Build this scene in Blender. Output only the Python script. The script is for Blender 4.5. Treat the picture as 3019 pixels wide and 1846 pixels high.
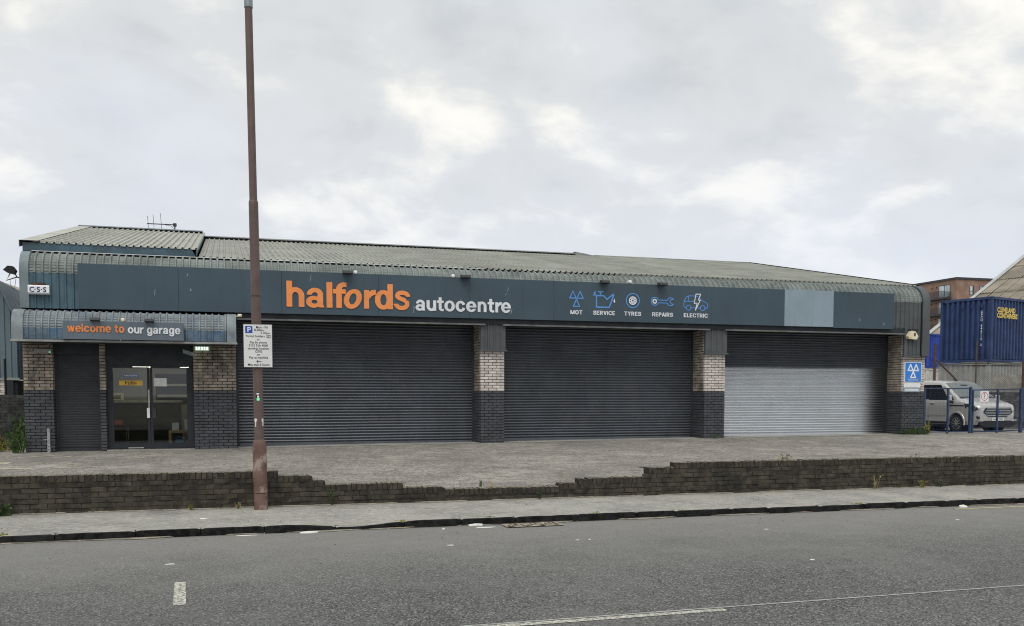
import bpy, bmesh, math, random
import numpy as np
from mathutils import Vector, Matrix, noise as mnoise
R = math.radians
random.seed(7)
scene = bpy.context.scene
COL = scene.collection
for o in list(bpy.data.objects): bpy.data.objects.remove(o)

# ------------------------------------------------------------------ camera
cam_d = bpy.data.cameras.new("camera")
cam_d.sensor_width = 36.0
cam_d.lens = 33.05
cam_d.shift_y = 0.1355
cam_d.clip_end = 4000
cam = bpy.data.objects.new("camera", cam_d); COL.objects.link(cam)
cam.location = (0, 0, 1.78)
cam.rotation_euler = (R(90 - 3.4), 0, R(-16.783))
scene.camera = cam

# ------------------------------------------------------------------ sky, sun, exposure
SUN_EL, SUN_AZ = 56, 205          # high in the cloud, on the street side
world = bpy.data.worlds.new("World"); scene.world = world; world.use_nodes = True
wt = world.node_tree; wt.nodes.clear()
def wn(t, **kw):
    n = wt.nodes.new(t)
    for k, v in kw.items(): setattr(n, k, v)
    return n
def wl(a, b): wt.links.new(a, b)
sky = wn('ShaderNodeTexSky', sky_type='NISHITA', sun_disc=False, sun_elevation=R(SUN_EL), sun_rotation=R(SUN_AZ))
tc = wn('ShaderNodeTexCoord')
sep = wn('ShaderNodeSeparateXYZ'); wl(tc.outputs['Generated'], sep.inputs[0])
zc = wn('ShaderNodeMath', operation='MAXIMUM'); wl(sep.outputs[2], zc.inputs[0]); zc.inputs[1].default_value = 0.0
za = wn('ShaderNodeMath', operation='ADD'); wl(zc.outputs[0], za.inputs[0]); za.inputs[1].default_value = 0.42
dx = wn('ShaderNodeMath', operation='DIVIDE'); wl(sep.outputs[0], dx.inputs[0]); wl(za.outputs[0], dx.inputs[1])
dy = wn('ShaderNodeMath', operation='DIVIDE'); wl(sep.outputs[1], dy.inputs[0]); wl(za.outputs[0], dy.inputs[1])
cmb = wn('ShaderNodeCombineXYZ'); wl(dx.outputs[0], cmb.inputs[0]); wl(dy.outputs[0], cmb.inputs[1])
def cloud(scale, detail, dist, off, rough=.55, st=(1.0, 1.1, 1)):
    mp = wn('ShaderNodeMapping'); mp.inputs['Location'].default_value = off; mp.inputs['Scale'].default_value = st
    wl(cmb.outputs[0], mp.inputs[0])
    n = wn('ShaderNodeTexNoise'); n.inputs['Scale'].default_value = scale; n.inputs['Detail'].default_value = detail
    n.inputs['Roughness'].default_value = rough; n.inputs['Distortion'].default_value = dist
    wl(mp.outputs[0], n.inputs['Vector']); return n
n1 = cloud(1.9, 8, .3, (3.02, 2.6, 0), .50)
n2 = cloud(5.5, 8, .3, (7.3, 2.2, 4), .55)
n3 = cloud(1.1, 4, .3, (1.3, 9.2, 2))
mx = wn('ShaderNodeMix', data_type='FLOAT'); mx.inputs[0].default_value = .36
wl(n1.outputs[0], mx.inputs[2]); wl(n2.outputs[0], mx.inputs[3])
rampc = wn('ShaderNodeValToRGB')
cr = rampc.color_ramp; cr.interpolation = 'EASE'
cr.elements[0].position = .38; cr.elements[0].color = (.555, .58, .605, 1)
cr.elements[1].position = .60; cr.elements[1].color = (.94, .92, .87, 1)
e = cr.elements.new(.50); e.color = (.665, .683, .697, 1)
wl(mx.outputs[0], rampc.inputs[0])
hor = wn('ShaderNodeMapRange', interpolation_type='SMOOTHSTEP'); hor.inputs[1].default_value = .0; hor.inputs[2].default_value = .34
hor.inputs[3].default_value = .62; hor.inputs[4].default_value = 0.0; wl(zc.outputs[0], hor.inputs[0])
hz = wn('ShaderNodeMix', data_type='RGBA'); wl(hor.outputs[0], hz.inputs[0]); wl(rampc.outputs[0], hz.inputs[6])
hz.inputs[7].default_value = (.70, .755, .86, 1)
blf = wn('ShaderNodeMapRange', interpolation_type='SMOOTHSTEP'); blf.inputs[1].default_value = .50; blf.inputs[2].default_value = .66; blf.inputs[4].default_value = .55; wl(n3.outputs[0], blf.inputs[0])
hb = wn('ShaderNodeMix', data_type='RGBA'); wl(blf.outputs[0], hb.inputs[0]); wl(hz.outputs[2], hb.inputs[6]); hb.inputs[7].default_value = (.70, .745, .83, 1)
bright = wn('ShaderNodeMix', data_type='RGBA', blend_type='MULTIPLY'); bright.inputs[0].default_value = 1
wl(hb.outputs[2], bright.inputs[6]); bright.inputs[7].default_value = (10.0, 10.0, 10.0, 1)
cov = wn('ShaderNodeMapRange'); cov.inputs[1].default_value = .38; cov.inputs[2].default_value = .5
cov.inputs[3].default_value = .93; cov.inputs[4].default_value = .99; wl(n3.outputs[0], cov.inputs[0])
fin = wn('ShaderNodeMix', data_type='RGBA'); wl(cov.outputs[0], fin.inputs[0]); wl(sky.outputs[0], fin.inputs[6]); wl(bright.outputs[2], fin.inputs[7])
bg = wn('ShaderNodeBackground'); bg.inputs[1].default_value = .10; wl(fin.outputs[2], bg.inputs[0])
wo = wn('ShaderNodeOutputWorld'); wl(bg.outputs[0], wo.inputs[0])
sun_d = bpy.data.lights.new("sun", 'SUN'); sun_d.energy = 1.5; sun_d.angle = R(40); sun_d.color = (1, .965, .90)
sun = bpy.data.objects.new("sun", sun_d); COL.objects.link(sun)
sv = Vector((math.sin(R(SUN_AZ)) * math.cos(R(SUN_EL)), math.cos(R(SUN_AZ)) * math.cos(R(SUN_EL)), math.sin(R(SUN_EL))))
sun.rotation_euler = sv.to_track_quat('Z', 'Y').to_euler(); sun.location = (0, 0, 60)
vs = scene.view_settings; vs.view_transform = 'Standard'; vs.look = 'None'; vs.exposure = 0.14; vs.gamma = 1.0; vs.use_curve_mapping = False
scene.render.engine = 'CYCLES'; scene.cycles.use_denoising = True; scene.cycles.max_bounces = 8; scene.cycles.filter_width = 1.1

# ------------------------------------------------------------------ materials
MATS = {}
def M(name, col, rough=.75, var=.12, scale=3.0, bump=0.0, bscale=60.0, metal=0.0, spec=.4, dirt=None, rnd=0.0, speck=None,
      emit=None, streak=None, coat=0.0, rvar=.1):
    """procedural surface: colour noise, optional dirt patches (col, amount, scale), per-piece variation, aggregate specks, rain streaks"""
    m = bpy.data.materials.new(name); m.use_nodes = True; t = m.node_tree; b = t.nodes['Principled BSDF']
    def nn(ty, **kw):
        n = t.nodes.new(ty)
        for k, v in kw.items(): setattr(n, k, v)
        return n
    L = t.links.new
    geo = nn('ShaderNodeNewGeometry'); pos = geo.outputs['Position']
    def noi(sc, det=4, vec=pos, rg=.6):
        n = nn('ShaderNodeTexNoise'); n.inputs['Scale'].default_value = sc; n.inputs['Detail'].default_value = det
        n.inputs['Roughness'].default_value = rg; L(vec, n.inputs['Vector']); return n.outputs[0]
    def mr(src, a, b_, c, d, smooth=True):
        n = nn('ShaderNodeMapRange'); n.interpolation_type = 'SMOOTHSTEP' if smooth else 'LINEAR'
        for i, v in enumerate((a, b_, c, d)): n.inputs[i + 1].default_value = v
        L(src, n.inputs[0]); return n.outputs[0]
    def mixc(fac, A, B, mode='MIX'):
        n = nn('ShaderNodeMix', data_type='RGBA', blend_type=mode)
        if isinstance(fac, float): n.inputs[0].default_value = fac
        else: L(fac, n.inputs[0])
        for i, v in ((6, A), (7, B)):
            if isinstance(v, tuple): n.inputs[i].default_value = (*v[:3], 1)
            else: L(v, n.inputs[i])
        return n.outputs[2]
    c = tuple(col)
    lo = tuple(max(0, x * (1 - var * 1.6)) for x in c); hi = tuple(min(1, x * (1 + var * 1.6)) for x in c)
    cur = mixc(mr(noi(scale), .32, .68, 0, 1), lo, hi)
    if rnd:
        oi = nn('ShaderNodeObjectInfo')
        ad = nn('ShaderNodeMath', operation='ADD'); L(oi.outputs['Random'], ad.inputs[0]); L(geo.outputs['Random Per Island'], ad.inputs[1])
        fr = nn('ShaderNodeMath', operation='FRACT'); L(ad.outputs[0], fr.inputs[0])
        v = mr(fr.outputs[0], 0, 1, 1 - rnd, 1 + rnd, False)
        cb = nn('ShaderNodeCombineColor'); L(v, cb.inputs[0]); L(v, cb.inputs[1]); L(v, cb.inputs[2])
        cur = mixc(1.0, cur, cb.outputs[0], 'MULTIPLY')
    if speck:                                   # (scale, dark colour, light colour, strength)
        vv = nn('ShaderNodeTexVoronoi'); vv.inputs['Scale'].default_value = speck[0]; L(pos, vv.inputs['Vector'])
        sp = nn('ShaderNodeSeparateColor'); L(vv.outputs['Color'], sp.inputs[0])
        cur = mixc(mr(sp.outputs[0], .62, .98, 0, speck[3]), cur, speck[2])
        cur = mixc(mr(sp.outputs[1], .55, .95, 0, speck[3]), cur, speck[1])
        cur = mixc(mr(noi(speck[0] * .55, 2), .38, .66, 0, .55 * speck[3]), cur, speck[1])
    if dirt:
        for (dc, am, ds) in (dirt if isinstance(dirt, list) else [dirt]):
            cur = mixc(mr(noi(ds, 6, rg=.65), .47, .70, 0, am), cur, dc)
    if streak:                                  # (colour, amount): vertical run-off marks
        mp = nn('ShaderNodeMapping'); mp.inputs['Scale'].default_value = (9, 9, .7); L(pos, mp.inputs[0])
        cur = mixc(mr(noi(1.0, 5, mp.outputs[0]), .5, .75, 0, streak[1]), cur, streak[0])
    L(cur, b.inputs['Base Color'])
    b.inputs['Metallic'].default_value = metal; b.inputs['Specular IOR Level'].default_value = spec
    L(mr(noi(scale * 2.7, 3), .3, .7, max(.02, rough - rvar), min(1, rough + rvar)), b.inputs['Roughness'])
    if coat: b.inputs['Coat Weight'].default_value = coat; b.inputs['Coat Roughness'].default_value = .12
    if bump:
        bp = nn('ShaderNodeBump'); bp.inputs['Strength'].default_value = bump; bp.inputs['Distance'].default_value = .01
        L(noi(bscale, 4), bp.inputs['Height']); L(bp.outputs[0], b.inputs['Normal'])
    if emit: b.inputs['Emission Color'].default_value = (*emit[0], 1); b.inputs['Emission Strength'].default_value = emit[1]
    MATS[name] = m; return m
def glass(name, tint, refl, rough=.02):
    m = bpy.data.materials.new(name); m.use_nodes = True; t = m.node_tree; t.nodes.clear()
    tr = t.nodes.new('ShaderNodeBsdfTransparent'); tr.inputs[0].default_value = (*tint, 1)
    gl = t.nodes.new('ShaderNodeBsdfGlossy'); gl.inputs['Roughness'].default_value = rough; gl.inputs[0].default_value = (.9, .93, .95, 1)
    fr = t.nodes.new('ShaderNodeLayerWeight'); fr.inputs[0].default_value = refl
    mx_ = t.nodes.new('ShaderNodeMixShader'); out = t.nodes.new('ShaderNodeOutputMaterial')
    t.links.new(fr.outputs['Fresnel'], mx_.inputs[0]); t.links.new(tr.outputs[0], mx_.inputs[1]); t.links.new(gl.outputs[0], mx_.inputs[2])
    t.links.new(mx_.outputs[0], out.inputs[0]); MATS[name] = m; return m

M('asphalt', (.142, .143, .140), .85, .09, .9, 1.0, 110, speck=(78, (.020, .020, .020), (.39, .386, .37), .9), dirt=[((.19, .189, .178), .45, .5), ((.092, .093, .093), .45, .23)])
M('ground', (.22, .21, .18), .9, .2, .3, .3, 20)
M('pavement', (.315, .308, .278), .88, .12, 1.1, .35, 120, speck=(60, (.16, .155, .142), (.50, .49, .45), .6), dirt=[((.39, .37, .31), .55, .9), ((.175, .172, .162), .65, 1.3), ((.47, .46, .42), .6, 9)])
M('forecourt', (.315, .293, .258), .9, .14, .8, .9, 50, speck=(30, (.10, .096, .088), (.45, .425, .38), .85), dirt=[((.16, .15, .137), .75, .45), ((.41, .39, .34), .6, 1.1), ((.12, .114, .105), .65, 3.5)])
M('damp', (.185, .174, .158), .7, .12, 3, .5, 50, speck=(30, (.09, .085, .08), (.26, .25, .22), .6))
M('lamp_dark', (.035, .04, .045), .08, .1, 20, spec=.9, rvar=.0)
M('sand', (.30, .275, .215), .95, .2, 7, .5, 100, speck=(70, (.15, .14, .115), (.42, .39, .31), .6))
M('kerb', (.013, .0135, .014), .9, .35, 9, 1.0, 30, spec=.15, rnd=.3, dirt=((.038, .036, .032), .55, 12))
M('white_paint', (.62, .61, .52), .75, .08, 12, .4, 120, speck=(58, (.12, .12, .11), (.66, .65, .57), .9), dirt=((.15, .147, .135), .8, 30))
M('white_paint_thin', (.40, .40, .38), .8, .1, 12, .4, 120, dirt=((.15, .15, .14), .95, 30))
M('faded_cream', (.46, .42, .32), .85, .1, 12, dirt=((.25, .235, .21), .95, 9))
M('yellow_paint', (.50, .44, .20), .8, .1, 12, dirt=((.2, .19, .16), .95, 22))
M('wall_brick', (.050, .044, .033), .92, .28, 7, .9, 55, rnd=.16, dirt=[((.017, .016, .013), .85, 2.0), ((.088, .077, .055), .4, 9)])
M('wall_top', (.15, .135, .10), .95, .25, 8, .9, 50, rnd=.15, dirt=((.26, .245, .19), .6, 5))
M('mortar', (.032, .028, .022), .95, .25, 9, .5, 60)
M('cream_brick', (.62, .565, .52), .85, .07, 5, .5, 70, rnd=.13, dirt=[((.27, .25, .23), .45, 2.6)])
M('entrance_brick', (.31, .265, .215), .85, .18, 5, .5, 70, rnd=.25, dirt=[((.06, .055, .05), .85, 1.8)])
M('painted_brick', (.058, .063, .072), .62, .14, 4, .35, 60, rnd=.10, dirt=((.10, .10, .10), .25, 6), spec=.4)
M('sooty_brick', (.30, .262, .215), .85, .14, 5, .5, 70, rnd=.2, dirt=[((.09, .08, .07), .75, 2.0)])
M('pillar_mortar', (.020, .020, .021), .9, .15, 9)
M('shutter', (.094, .104, .120), .36, .08, 1.6, metal=.35, spec=.5, rnd=.08, rvar=.02, dirt=((.13, .132, .136), .35, 1.3), streak=((.064, .071, .084), .45))
M('shutter_dark', (.030, .034, .040), .5, .12, 2, spec=.45)
M('sign_board', (.050, .079, .103), .5, .06, .9, spec=.4, streak=((.036, .055, .071), .45))
M('sign_board_blank', (.245, .315, .37), .5, .05, 1.2, spec=.4, streak=((.19, .24, .28), .35))
M('sign_board_welcome', (.115, .145, .175), .5, .06, 1.5, spec=.4, streak=((.08, .10, .12), .4))
M('orange', (.83, .285, .085), .5, .04, 3, spec=.4)
M('orange_faded', (.72, .24, .08), .55, .10, 9, spec=.3)
M('letter_white', (.70, .72, .76), .5, .05, 3)
M('letter_edge', (.30, .085, .02), .6, .05)
M('icon_blue', (.105, .30, .68), .5, .05, 3)
M('eave_steel', (.200, .226, .215), .7, .14, 1.8, .15, 50, spec=.3, dirt=[((.29, .31, .285), .5, 6), ((.11, .14, .14), .6, 2.3)], rnd=.05)
M('eave_cap', (.16, .20, .215), .6, .12, 2, spec=.35, dirt=((.26, .27, .25), .5, 3))
M('roof_steel', (.300, .310, .275), .75, .10, 1.2, .2, 40, spec=.25, dirt=[((.355, .362, .322), .6, 3), ((.225, .232, .20), .6, .9)], rnd=.06)
M('roof_sheet_pale', (.40, .405, .36), .7, .08, 1.4, .1, 40, spec=.3, dirt=[((.31, .305, .26), .5, 2.6)], rnd=.05)
M('blue_cladding', (.060, .115, .150), .5, .14, 2.4, spec=.45, dirt=((.095, .13, .15), .5, 5), streak=((.035, .062, .082), .5))
M('grey_cladding', (.085, .092, .098), .55, .10, 2, spec=.4, streak=((.06, .066, .07), .4))
M('canopy_steel', (.195, .225, .24), .6, .14, 3, spec=.35, dirt=[((.11, .155, .20), .75, 3.2), ((.28, .285, .265), .45, 8)], rnd=.06)
M('canopy_lower', (.105, .155, .205), .55, .2, 3.5, spec=.4, dirt=[((.03, .13, .29), .6, 3.0), ((.06, .062, .065), .5, 4)])
M('flashing', (.27, .28, .275), .6, .12, 3, spec=.4, dirt=((.16, .155, .15), .5, 2.4))
M('lintel_steel', (.13, .132, .132), .6, .15, 3, spec=.4, dirt=((.22, .215, .205), .5, 2.4))
M('white_flashing', (.72, .73, .72), .5, .05, 2)
M('dark_trim', (.018, .022, .028), .55, .1, 3, spec=.4)
M('soffit', (.03, .033, .038), .8, .1, 2)
M('black', (.008, .008, .009), .6, .1, 3)
M('dark_grey', (.04, .042, .045), .6, .1, 3)
M('steel', (.36, .37, .36), .5, .15, 8, metal=.5, dirt=((.20, .19, .17), .5, 9))
M('pole_brown', (.118, .078, .068), .5, .08, 2.6, .15, 40, spec=.45, dirt=((.16, .115, .102), .5, 4))
M('pole_base', (.150, .088, .072), .6, .10, 5, .3, 40, spec=.35, dirt=[((.36, .30, .25), .95, 4.3), ((.075, .048, .042), .6, 6)])
M('galvanised', (.26, .30, .32), .5, .12, 6, metal=.4)
M('sign_white', (.71, .715, .70), .45, .03, 4, spec=.4)
M('sign_blue', (.02, .065, .34), .45, .04, 4)
M('mot_blue', (.035, .21, .66), .4, .04, 3)
M('pure_white', (.78, .79, .80), .45, .04, 5)
M('cream_plastic', (.70, .645, .47), .45, .06, 8)
M('red', (.55, .04, .04), .5, .05)
M('navy_text', (.02, .03, .12), .5, .05)
M('room_wall', (.34, .33, .265), .9, .06, 1.5)
M('room_dark', (.030, .031, .026), .85, .15, 2)
M('room_floor', (.05, .045, .03), .7, .2, 3)
M('counter_top', (.42, .41, .32), .6, .08, 3)
M('push_yellow', (.72, .44, .07), .5, .05, 3)
M('wood', (.42, .30, .17), .55, .12, 9)
M('blue_plastic', (.12, .25, .42), .4, .1, 6)
M('paper', (.70, .70, .66), .7, .06, 8)
M('tube_light', (.9, .9, .85), .5, .01, emit=((1, .97, .86), 9.0))
M('lamp_lit', (.8, .9, .8), .5, .01, emit=((.86, 1, .80), 1.6))
M('lamp_dim', (.45, .55, .45), .5, .05, emit=((.55, .8, .55), .35))
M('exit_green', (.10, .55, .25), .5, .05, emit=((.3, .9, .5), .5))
M('van_silver', (.50, .497, .485), .28, .0, 1.5, metal=.3, spec=.5, coat=.6, rvar=.0)
M('van_dark', (.012, .013, .014), .45, .1, 4)
M('van_glass', (.010, .012, .014), .06, .05, 2, spec=.8)
M('windscreen', (.13, .155, .155), .05, .1, 1.2, metal=.35, spec=.9, rvar=.0)
M('chrome', (.66, .67, .68), .18, .03, 3, metal=1)
M('tyre', (.012, .012, .012), .85, .1, 9)
M('lamp_clear', (.75, .78, .80), .08, .15, 20, metal=.5, spec=.8, rvar=.0)
M('gate_blue', (.030, .052, .115), .5, .15, 6, spec=.4, dirt=((.07, .08, .11), .4, 9))
M('container_navy', (.026, .050, .135), .55, .14, 1.6, spec=.4, streak=((.05, .07, .14), .35))
M('container_grey', (.25, .255, .245), .7, .12, 2, spec=.3, dirt=((.16, .145, .12), .5, 2.4), streak=((.17, .16, .14), .4))
M('container_blue', (.035, .075, .36), .55, .12, 2)
M('container_white', (.60, .60, .575), .65, .1, 2, dirt=((.3, .25, .2), .5, 3))
M('yellow_text', (.75, .56, .13), .5, .05)
M('rust_post', (.085, .055, .045), .85, .25, 8, .3, 60, dirt=((.14, .085, .06), .5, 12))
M('wire', (.45, .455, .44), .5, .1, 20, metal=.4)
M('board', (.29, .265, .21), .85, .18, 5, .3, 40, rnd=.16, dirt=((.15, .135, .105), .5, 6))
M('yard_brick', (.075, .078, .074), .9, .25, 6, .6, 60, rnd=.25, dirt=((.13, .125, .11), .4, 5))
M('apartment_brick', (.275, .175, .132), .85, .12, .6, dirt=((.36, .25, .195), .5, .8))
M('apartment_dark', (.045, .050, .055), .6, .1, 1)
M('apartment_glass', (.42, .50, .54), .12, .25, .5, spec=.8)
M('balcony_bar', (.07, .072, .075), .6, .1)
M('asbestos', (.265, .235, .19), .92, .14, .6, .4, 12, dirt=[((.36, .33, .27), .5, .35), ((.15, .13, .105), .6, .9)], rnd=.16)
M('verge_white', (.42, .43, .42), .7, .08, 1)
M('neighbour_cladding', (.125, .17, .195), .6, .08, .8, streak=((.095, .13, .15), .5))
M('cream_cladding', (.58, .56, .43), .7, .05, .8, streak=((.46, .44, .33), .5))
M('low_wall', (.045, .047, .043), .92, .25, 5, .8, 50, rnd=.2)
M('leaf', (.052, .090, .028), .7, .3, 14, rnd=.4)
M('leaf_dry', (.30, .25, .12), .8, .25, 14, rnd=.3)
M('leaf_yellow', (.20, .19, .05), .7, .25, 14, rnd=.3)
M('flower', (.65, .55, .06), .7, .1, 9)
M('moss', (.16, .165, .045), .95, .3, 30, .6, 90, rnd=.3)
M('seat_orange', (.65, .16, .05), .6, .1)
glass('door_glass', (.80, .82, .80), .40)

def road_dust_and_glare():                                  # gutter dust, plus the far road's grazing-light paleness painted into the colour
    t = MATS['asphalt'].node_tree; b = t.nodes['Principled BSDF']; L = t.links.new; src = b.inputs['Base Color'].links[0].from_socket
    g = t.nodes.new('ShaderNodeNewGeometry'); s = t.nodes.new('ShaderNodeSeparateXYZ'); L(g.outputs['Position'], s.inputs[0])
    nz = t.nodes.new('ShaderNodeTexNoise'); nz.inputs['Scale'].default_value = .8; nz.inputs['Detail'].default_value = 6; L(g.outputs['Position'], nz.inputs['Vector'])
    ma = t.nodes.new('ShaderNodeMath'); ma.operation = 'MULTIPLY_ADD'; L(nz.outputs[0], ma.inputs[0]); ma.inputs[1].default_value = 3.0; L(s.outputs[1], ma.inputs[2])
    r = t.nodes.new('ShaderNodeMapRange'); r.interpolation_type = 'SMOOTHSTEP'; r.inputs[1].default_value = 9.0; r.inputs[2].default_value = 14.0; r.inputs[4].default_value = .62; L(ma.outputs[0], r.inputs[0])
    x = t.nodes.new('ShaderNodeMix'); x.data_type = 'RGBA'; L(r.outputs[0], x.inputs[0]); L(src, x.inputs[6]); x.inputs[7].default_value = (.27, .265, .245, 1)
    L(x.outputs[2], b.inputs['Base Color'])
road_dust_and_glare()
# silver shutter whose right edge carries dark overspray from the painted frame
def silver_shutter():
    m = M('shutter_silver', (.72, .75, .78), .26, .02, 1.4, metal=.85, spec=.5, rnd=.04, rvar=.005)
    t = m.node_tree; b = t.nodes['Principled BSDF']; L = t.links.new
    src = b.inputs['Base Color'].links[0].from_socket
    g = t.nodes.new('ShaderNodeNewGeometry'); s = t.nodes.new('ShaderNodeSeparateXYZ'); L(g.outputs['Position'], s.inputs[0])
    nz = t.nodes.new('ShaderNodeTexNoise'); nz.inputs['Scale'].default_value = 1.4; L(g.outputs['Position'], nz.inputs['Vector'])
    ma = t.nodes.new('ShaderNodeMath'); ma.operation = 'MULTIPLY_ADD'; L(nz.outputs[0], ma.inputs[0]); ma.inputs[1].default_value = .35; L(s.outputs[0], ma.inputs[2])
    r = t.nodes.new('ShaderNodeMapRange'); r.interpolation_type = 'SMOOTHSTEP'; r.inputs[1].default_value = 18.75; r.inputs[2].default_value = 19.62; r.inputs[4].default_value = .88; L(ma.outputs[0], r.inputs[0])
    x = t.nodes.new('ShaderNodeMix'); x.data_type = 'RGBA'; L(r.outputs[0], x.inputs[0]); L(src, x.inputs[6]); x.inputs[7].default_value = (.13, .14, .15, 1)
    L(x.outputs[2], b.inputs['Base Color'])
silver_shutter()

# ------------------------------------------------------------------ mesh helpers
class MB:
    def __init__(s): s.v = []; s.f = []; s.mi = []
    def add(s, vs_, fs, mi=0):
        n = len(s.v); s.v += [tuple(map(float, p)) for p in vs_]
        for f in fs: s.f.append(tuple(i + n for i in f)); s.mi.append(mi)
        return s
    def box(s, x0, x1, y0, y1, z0, z1, mi=0):
        return s.add([(x0, y0, z0), (x1, y0, z0), (x1, y1, z0), (x0, y1, z0), (x0, y0, z1), (x1, y0, z1), (x1, y1, z1), (x0, y1, z1)],
                     [(0, 3, 2, 1), (4, 5, 6, 7), (0, 1, 5, 4), (1, 2, 6, 5), (2, 3, 7, 6), (3, 0, 4, 7)], mi)
    def cbox(s, x0, x1, y0, y1, z0, z1, c=.004, mi=0):
        """box with chamfered edges"""
        X, Y, Z = (x0, x1), (y0, y1), (z0, z1); v = []; idx = {}
        for i in (0, 1):
            for j in (0, 1):
                for k in (0, 1):
                    sx, sy, sz = (1, -1)[i], (1, -1)[j], (1, -1)[k]
                    for a in range(3):
                        p = [X[i] + sx * c, Y[j] + sy * c, Z[k] + sz * c]; p[a] = (X[i], Y[j], Z[k])[a]
                        idx[(i, j, k, a)] = len(v); v.append(tuple(p))
        f = []
        for a in range(3):
            b_, c_ = [(1, 2), (0, 2), (0, 1)][a]
            for side in (0, 1):
                q = []
                for (u, w) in ((0, 0), (1, 0), (1, 1), (0, 1)):
                    t = [0, 0, 0]; t[a] = side; t[b_] = u; t[c_] = w; q.append(idx[(*t, a)])
                f.append(tuple(q))
        for a in range(3):                      # edges parallel to axis a
            b_, c_ = [(1, 2), (0, 2), (0, 1)][a]
            for u in (0, 1):
                for w in (0, 1):
                    t0 = [0, 0, 0]; t0[b_] = u; t0[c_] = w; t1 = list(t0); t1[a] = 1
                    f.append((idx[(*t0, b_)], idx[(*t1, b_)], idx[(*t1, c_)], idx[(*t0, c_)]))
        for i in (0, 1):
            for j in (0, 1):
                for k in (0, 1): f.append((idx[(i, j, k, 0)], idx[(i, j, k, 1)], idx[(i, j, k, 2)]))
        return s.add(v, f, mi)
    def tube(s, pts, r, n=10, caps=True, mi=0):
        pts = [Vector(p) for p in pts]; rs = r if isinstance(r, (list, tuple)) else [r] * len(pts); rings = []
        for i, p in enumerate(pts):
            d = (pts[min(i + 1, len(pts) - 1)] - pts[max(i - 1, 0)])
            d = d.normalized() if d.length > 1e-9 else Vector((0, 0, 1))
            a = d.cross(Vector((0, 0, 1)));  a = a if a.length > 1e-3 else d.cross(Vector((0, 1, 0)))
            a.normalize(); b = d.cross(a)
            rings.append([p + rs[i] * (math.cos(2 * math.pi * k / n) * a + math.sin(2 * math.pi * k / n) * b) for k in range(n)])
        v = [q for g in rings for q in g]; f = []
        for i in range(len(rings) - 1):
            for k in range(n): f.append((i * n + k, i * n + (k + 1) % n, (i + 1) * n + (k + 1) % n, (i + 1) * n + k))
        if caps: f += [tuple(range(n))[::-1], tuple(range((len(rings) - 1) * n, len(rings) * n))]
        return s.add(v, f, mi)
    def grid(s, rows, mi=0, flip=False):
        n = len(rows[0]); v = [p for r in rows for p in r]; f = []
        for i in range(len(rows) - 1):
            for j in range(n - 1):
                q = (i * n + j, i * n + j + 1, (i + 1) * n + j + 1, (i + 1) * n + j); f.append(q[::-1] if flip else q)
        return s.add(v, f, mi)
    def prism(s, poly, axis, a0, a1, mi=0):
        """polygon (2D) extruded along an axis: 'x' (y,z), 'y' (x,z), 'z' (x,y)"""
        def P(p, a): return {'x': (a, p[0], p[1]), 'y': (p[0], a, p[1]), 'z': (p[0], p[1], a)}[axis]
        n = len(poly); v = [P(p, a0) for p in poly] + [P(p, a1) for p in poly]
        f = [tuple(range(n)), tuple(range(2 * n - 1, n - 1, -1))] + [(i, i + n, (i + 1) % n + n, (i + 1) % n) for i in range(n)]
        return s.add(v, f, mi)
    def mesh(s, name, mats, smooth=False):
        me = bpy.data.meshes.new(name); me.from_pydata(s.v, [], s.f)
        for m_ in (mats if isinstance(mats, (list, tuple)) else [mats]): me.materials.append(MATS[m_])
        if any(s.mi): me.polygons.foreach_set('material_index', s.mi)
        bm_ = bmesh.new(); bm_.from_mesh(me); bmesh.ops.recalc_face_normals(bm_, faces=bm_.faces); bm_.to_mesh(me); bm_.free()
        if smooth:
            me.polygons.foreach_set('use_smooth', [True] * len(me.polygons))
            try: me.set_sharp_from_angle(angle=R(35))
            except Exception: pass
        me.update(); return me
    def build(s, name, mats, parent=None, smooth=False, **tags):
        return put(s.mesh(name, mats, smooth), name, parent, **tags)
def put(me, name, parent=None, loc=None, rz=0.0, **tags):
    """link one mesh object; vertices are in place-space unless loc is given"""
    o = bpy.data.objects.new(name, me); COL.objects.link(o)
    l = Vector(loc) if loc is not None else Vector((0, 0, 0))
    if parent is not None:
        o.parent = parent; base = Vector(parent.get('_w', (0, 0, 0))); o.location = l - base; o['_w'] = tuple(l)
    else: o.location = l; o['_w'] = tuple(l)
    o.rotation_euler = (0, 0, rz)
    for k, v in tags.items(): o['category' if k == 'cat' else k] = v
    return o
def empty(name, loc, label=None, cat=None, group=None, kind=None, parent=None):
    o = bpy.data.objects.new(name, None); COL.objects.link(o); o.empty_display_size = .2
    b = Vector(parent.get('_w', (0, 0, 0))) if parent is not None else Vector((0, 0, 0))
    if parent is not None: o.parent = parent
    o.location = Vector(loc) - b; o['_w'] = tuple(loc)
    for k, v in (('label', label), ('category', cat), ('group', group), ('kind', kind)):
        if v: o[k] = v
    return o

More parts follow.
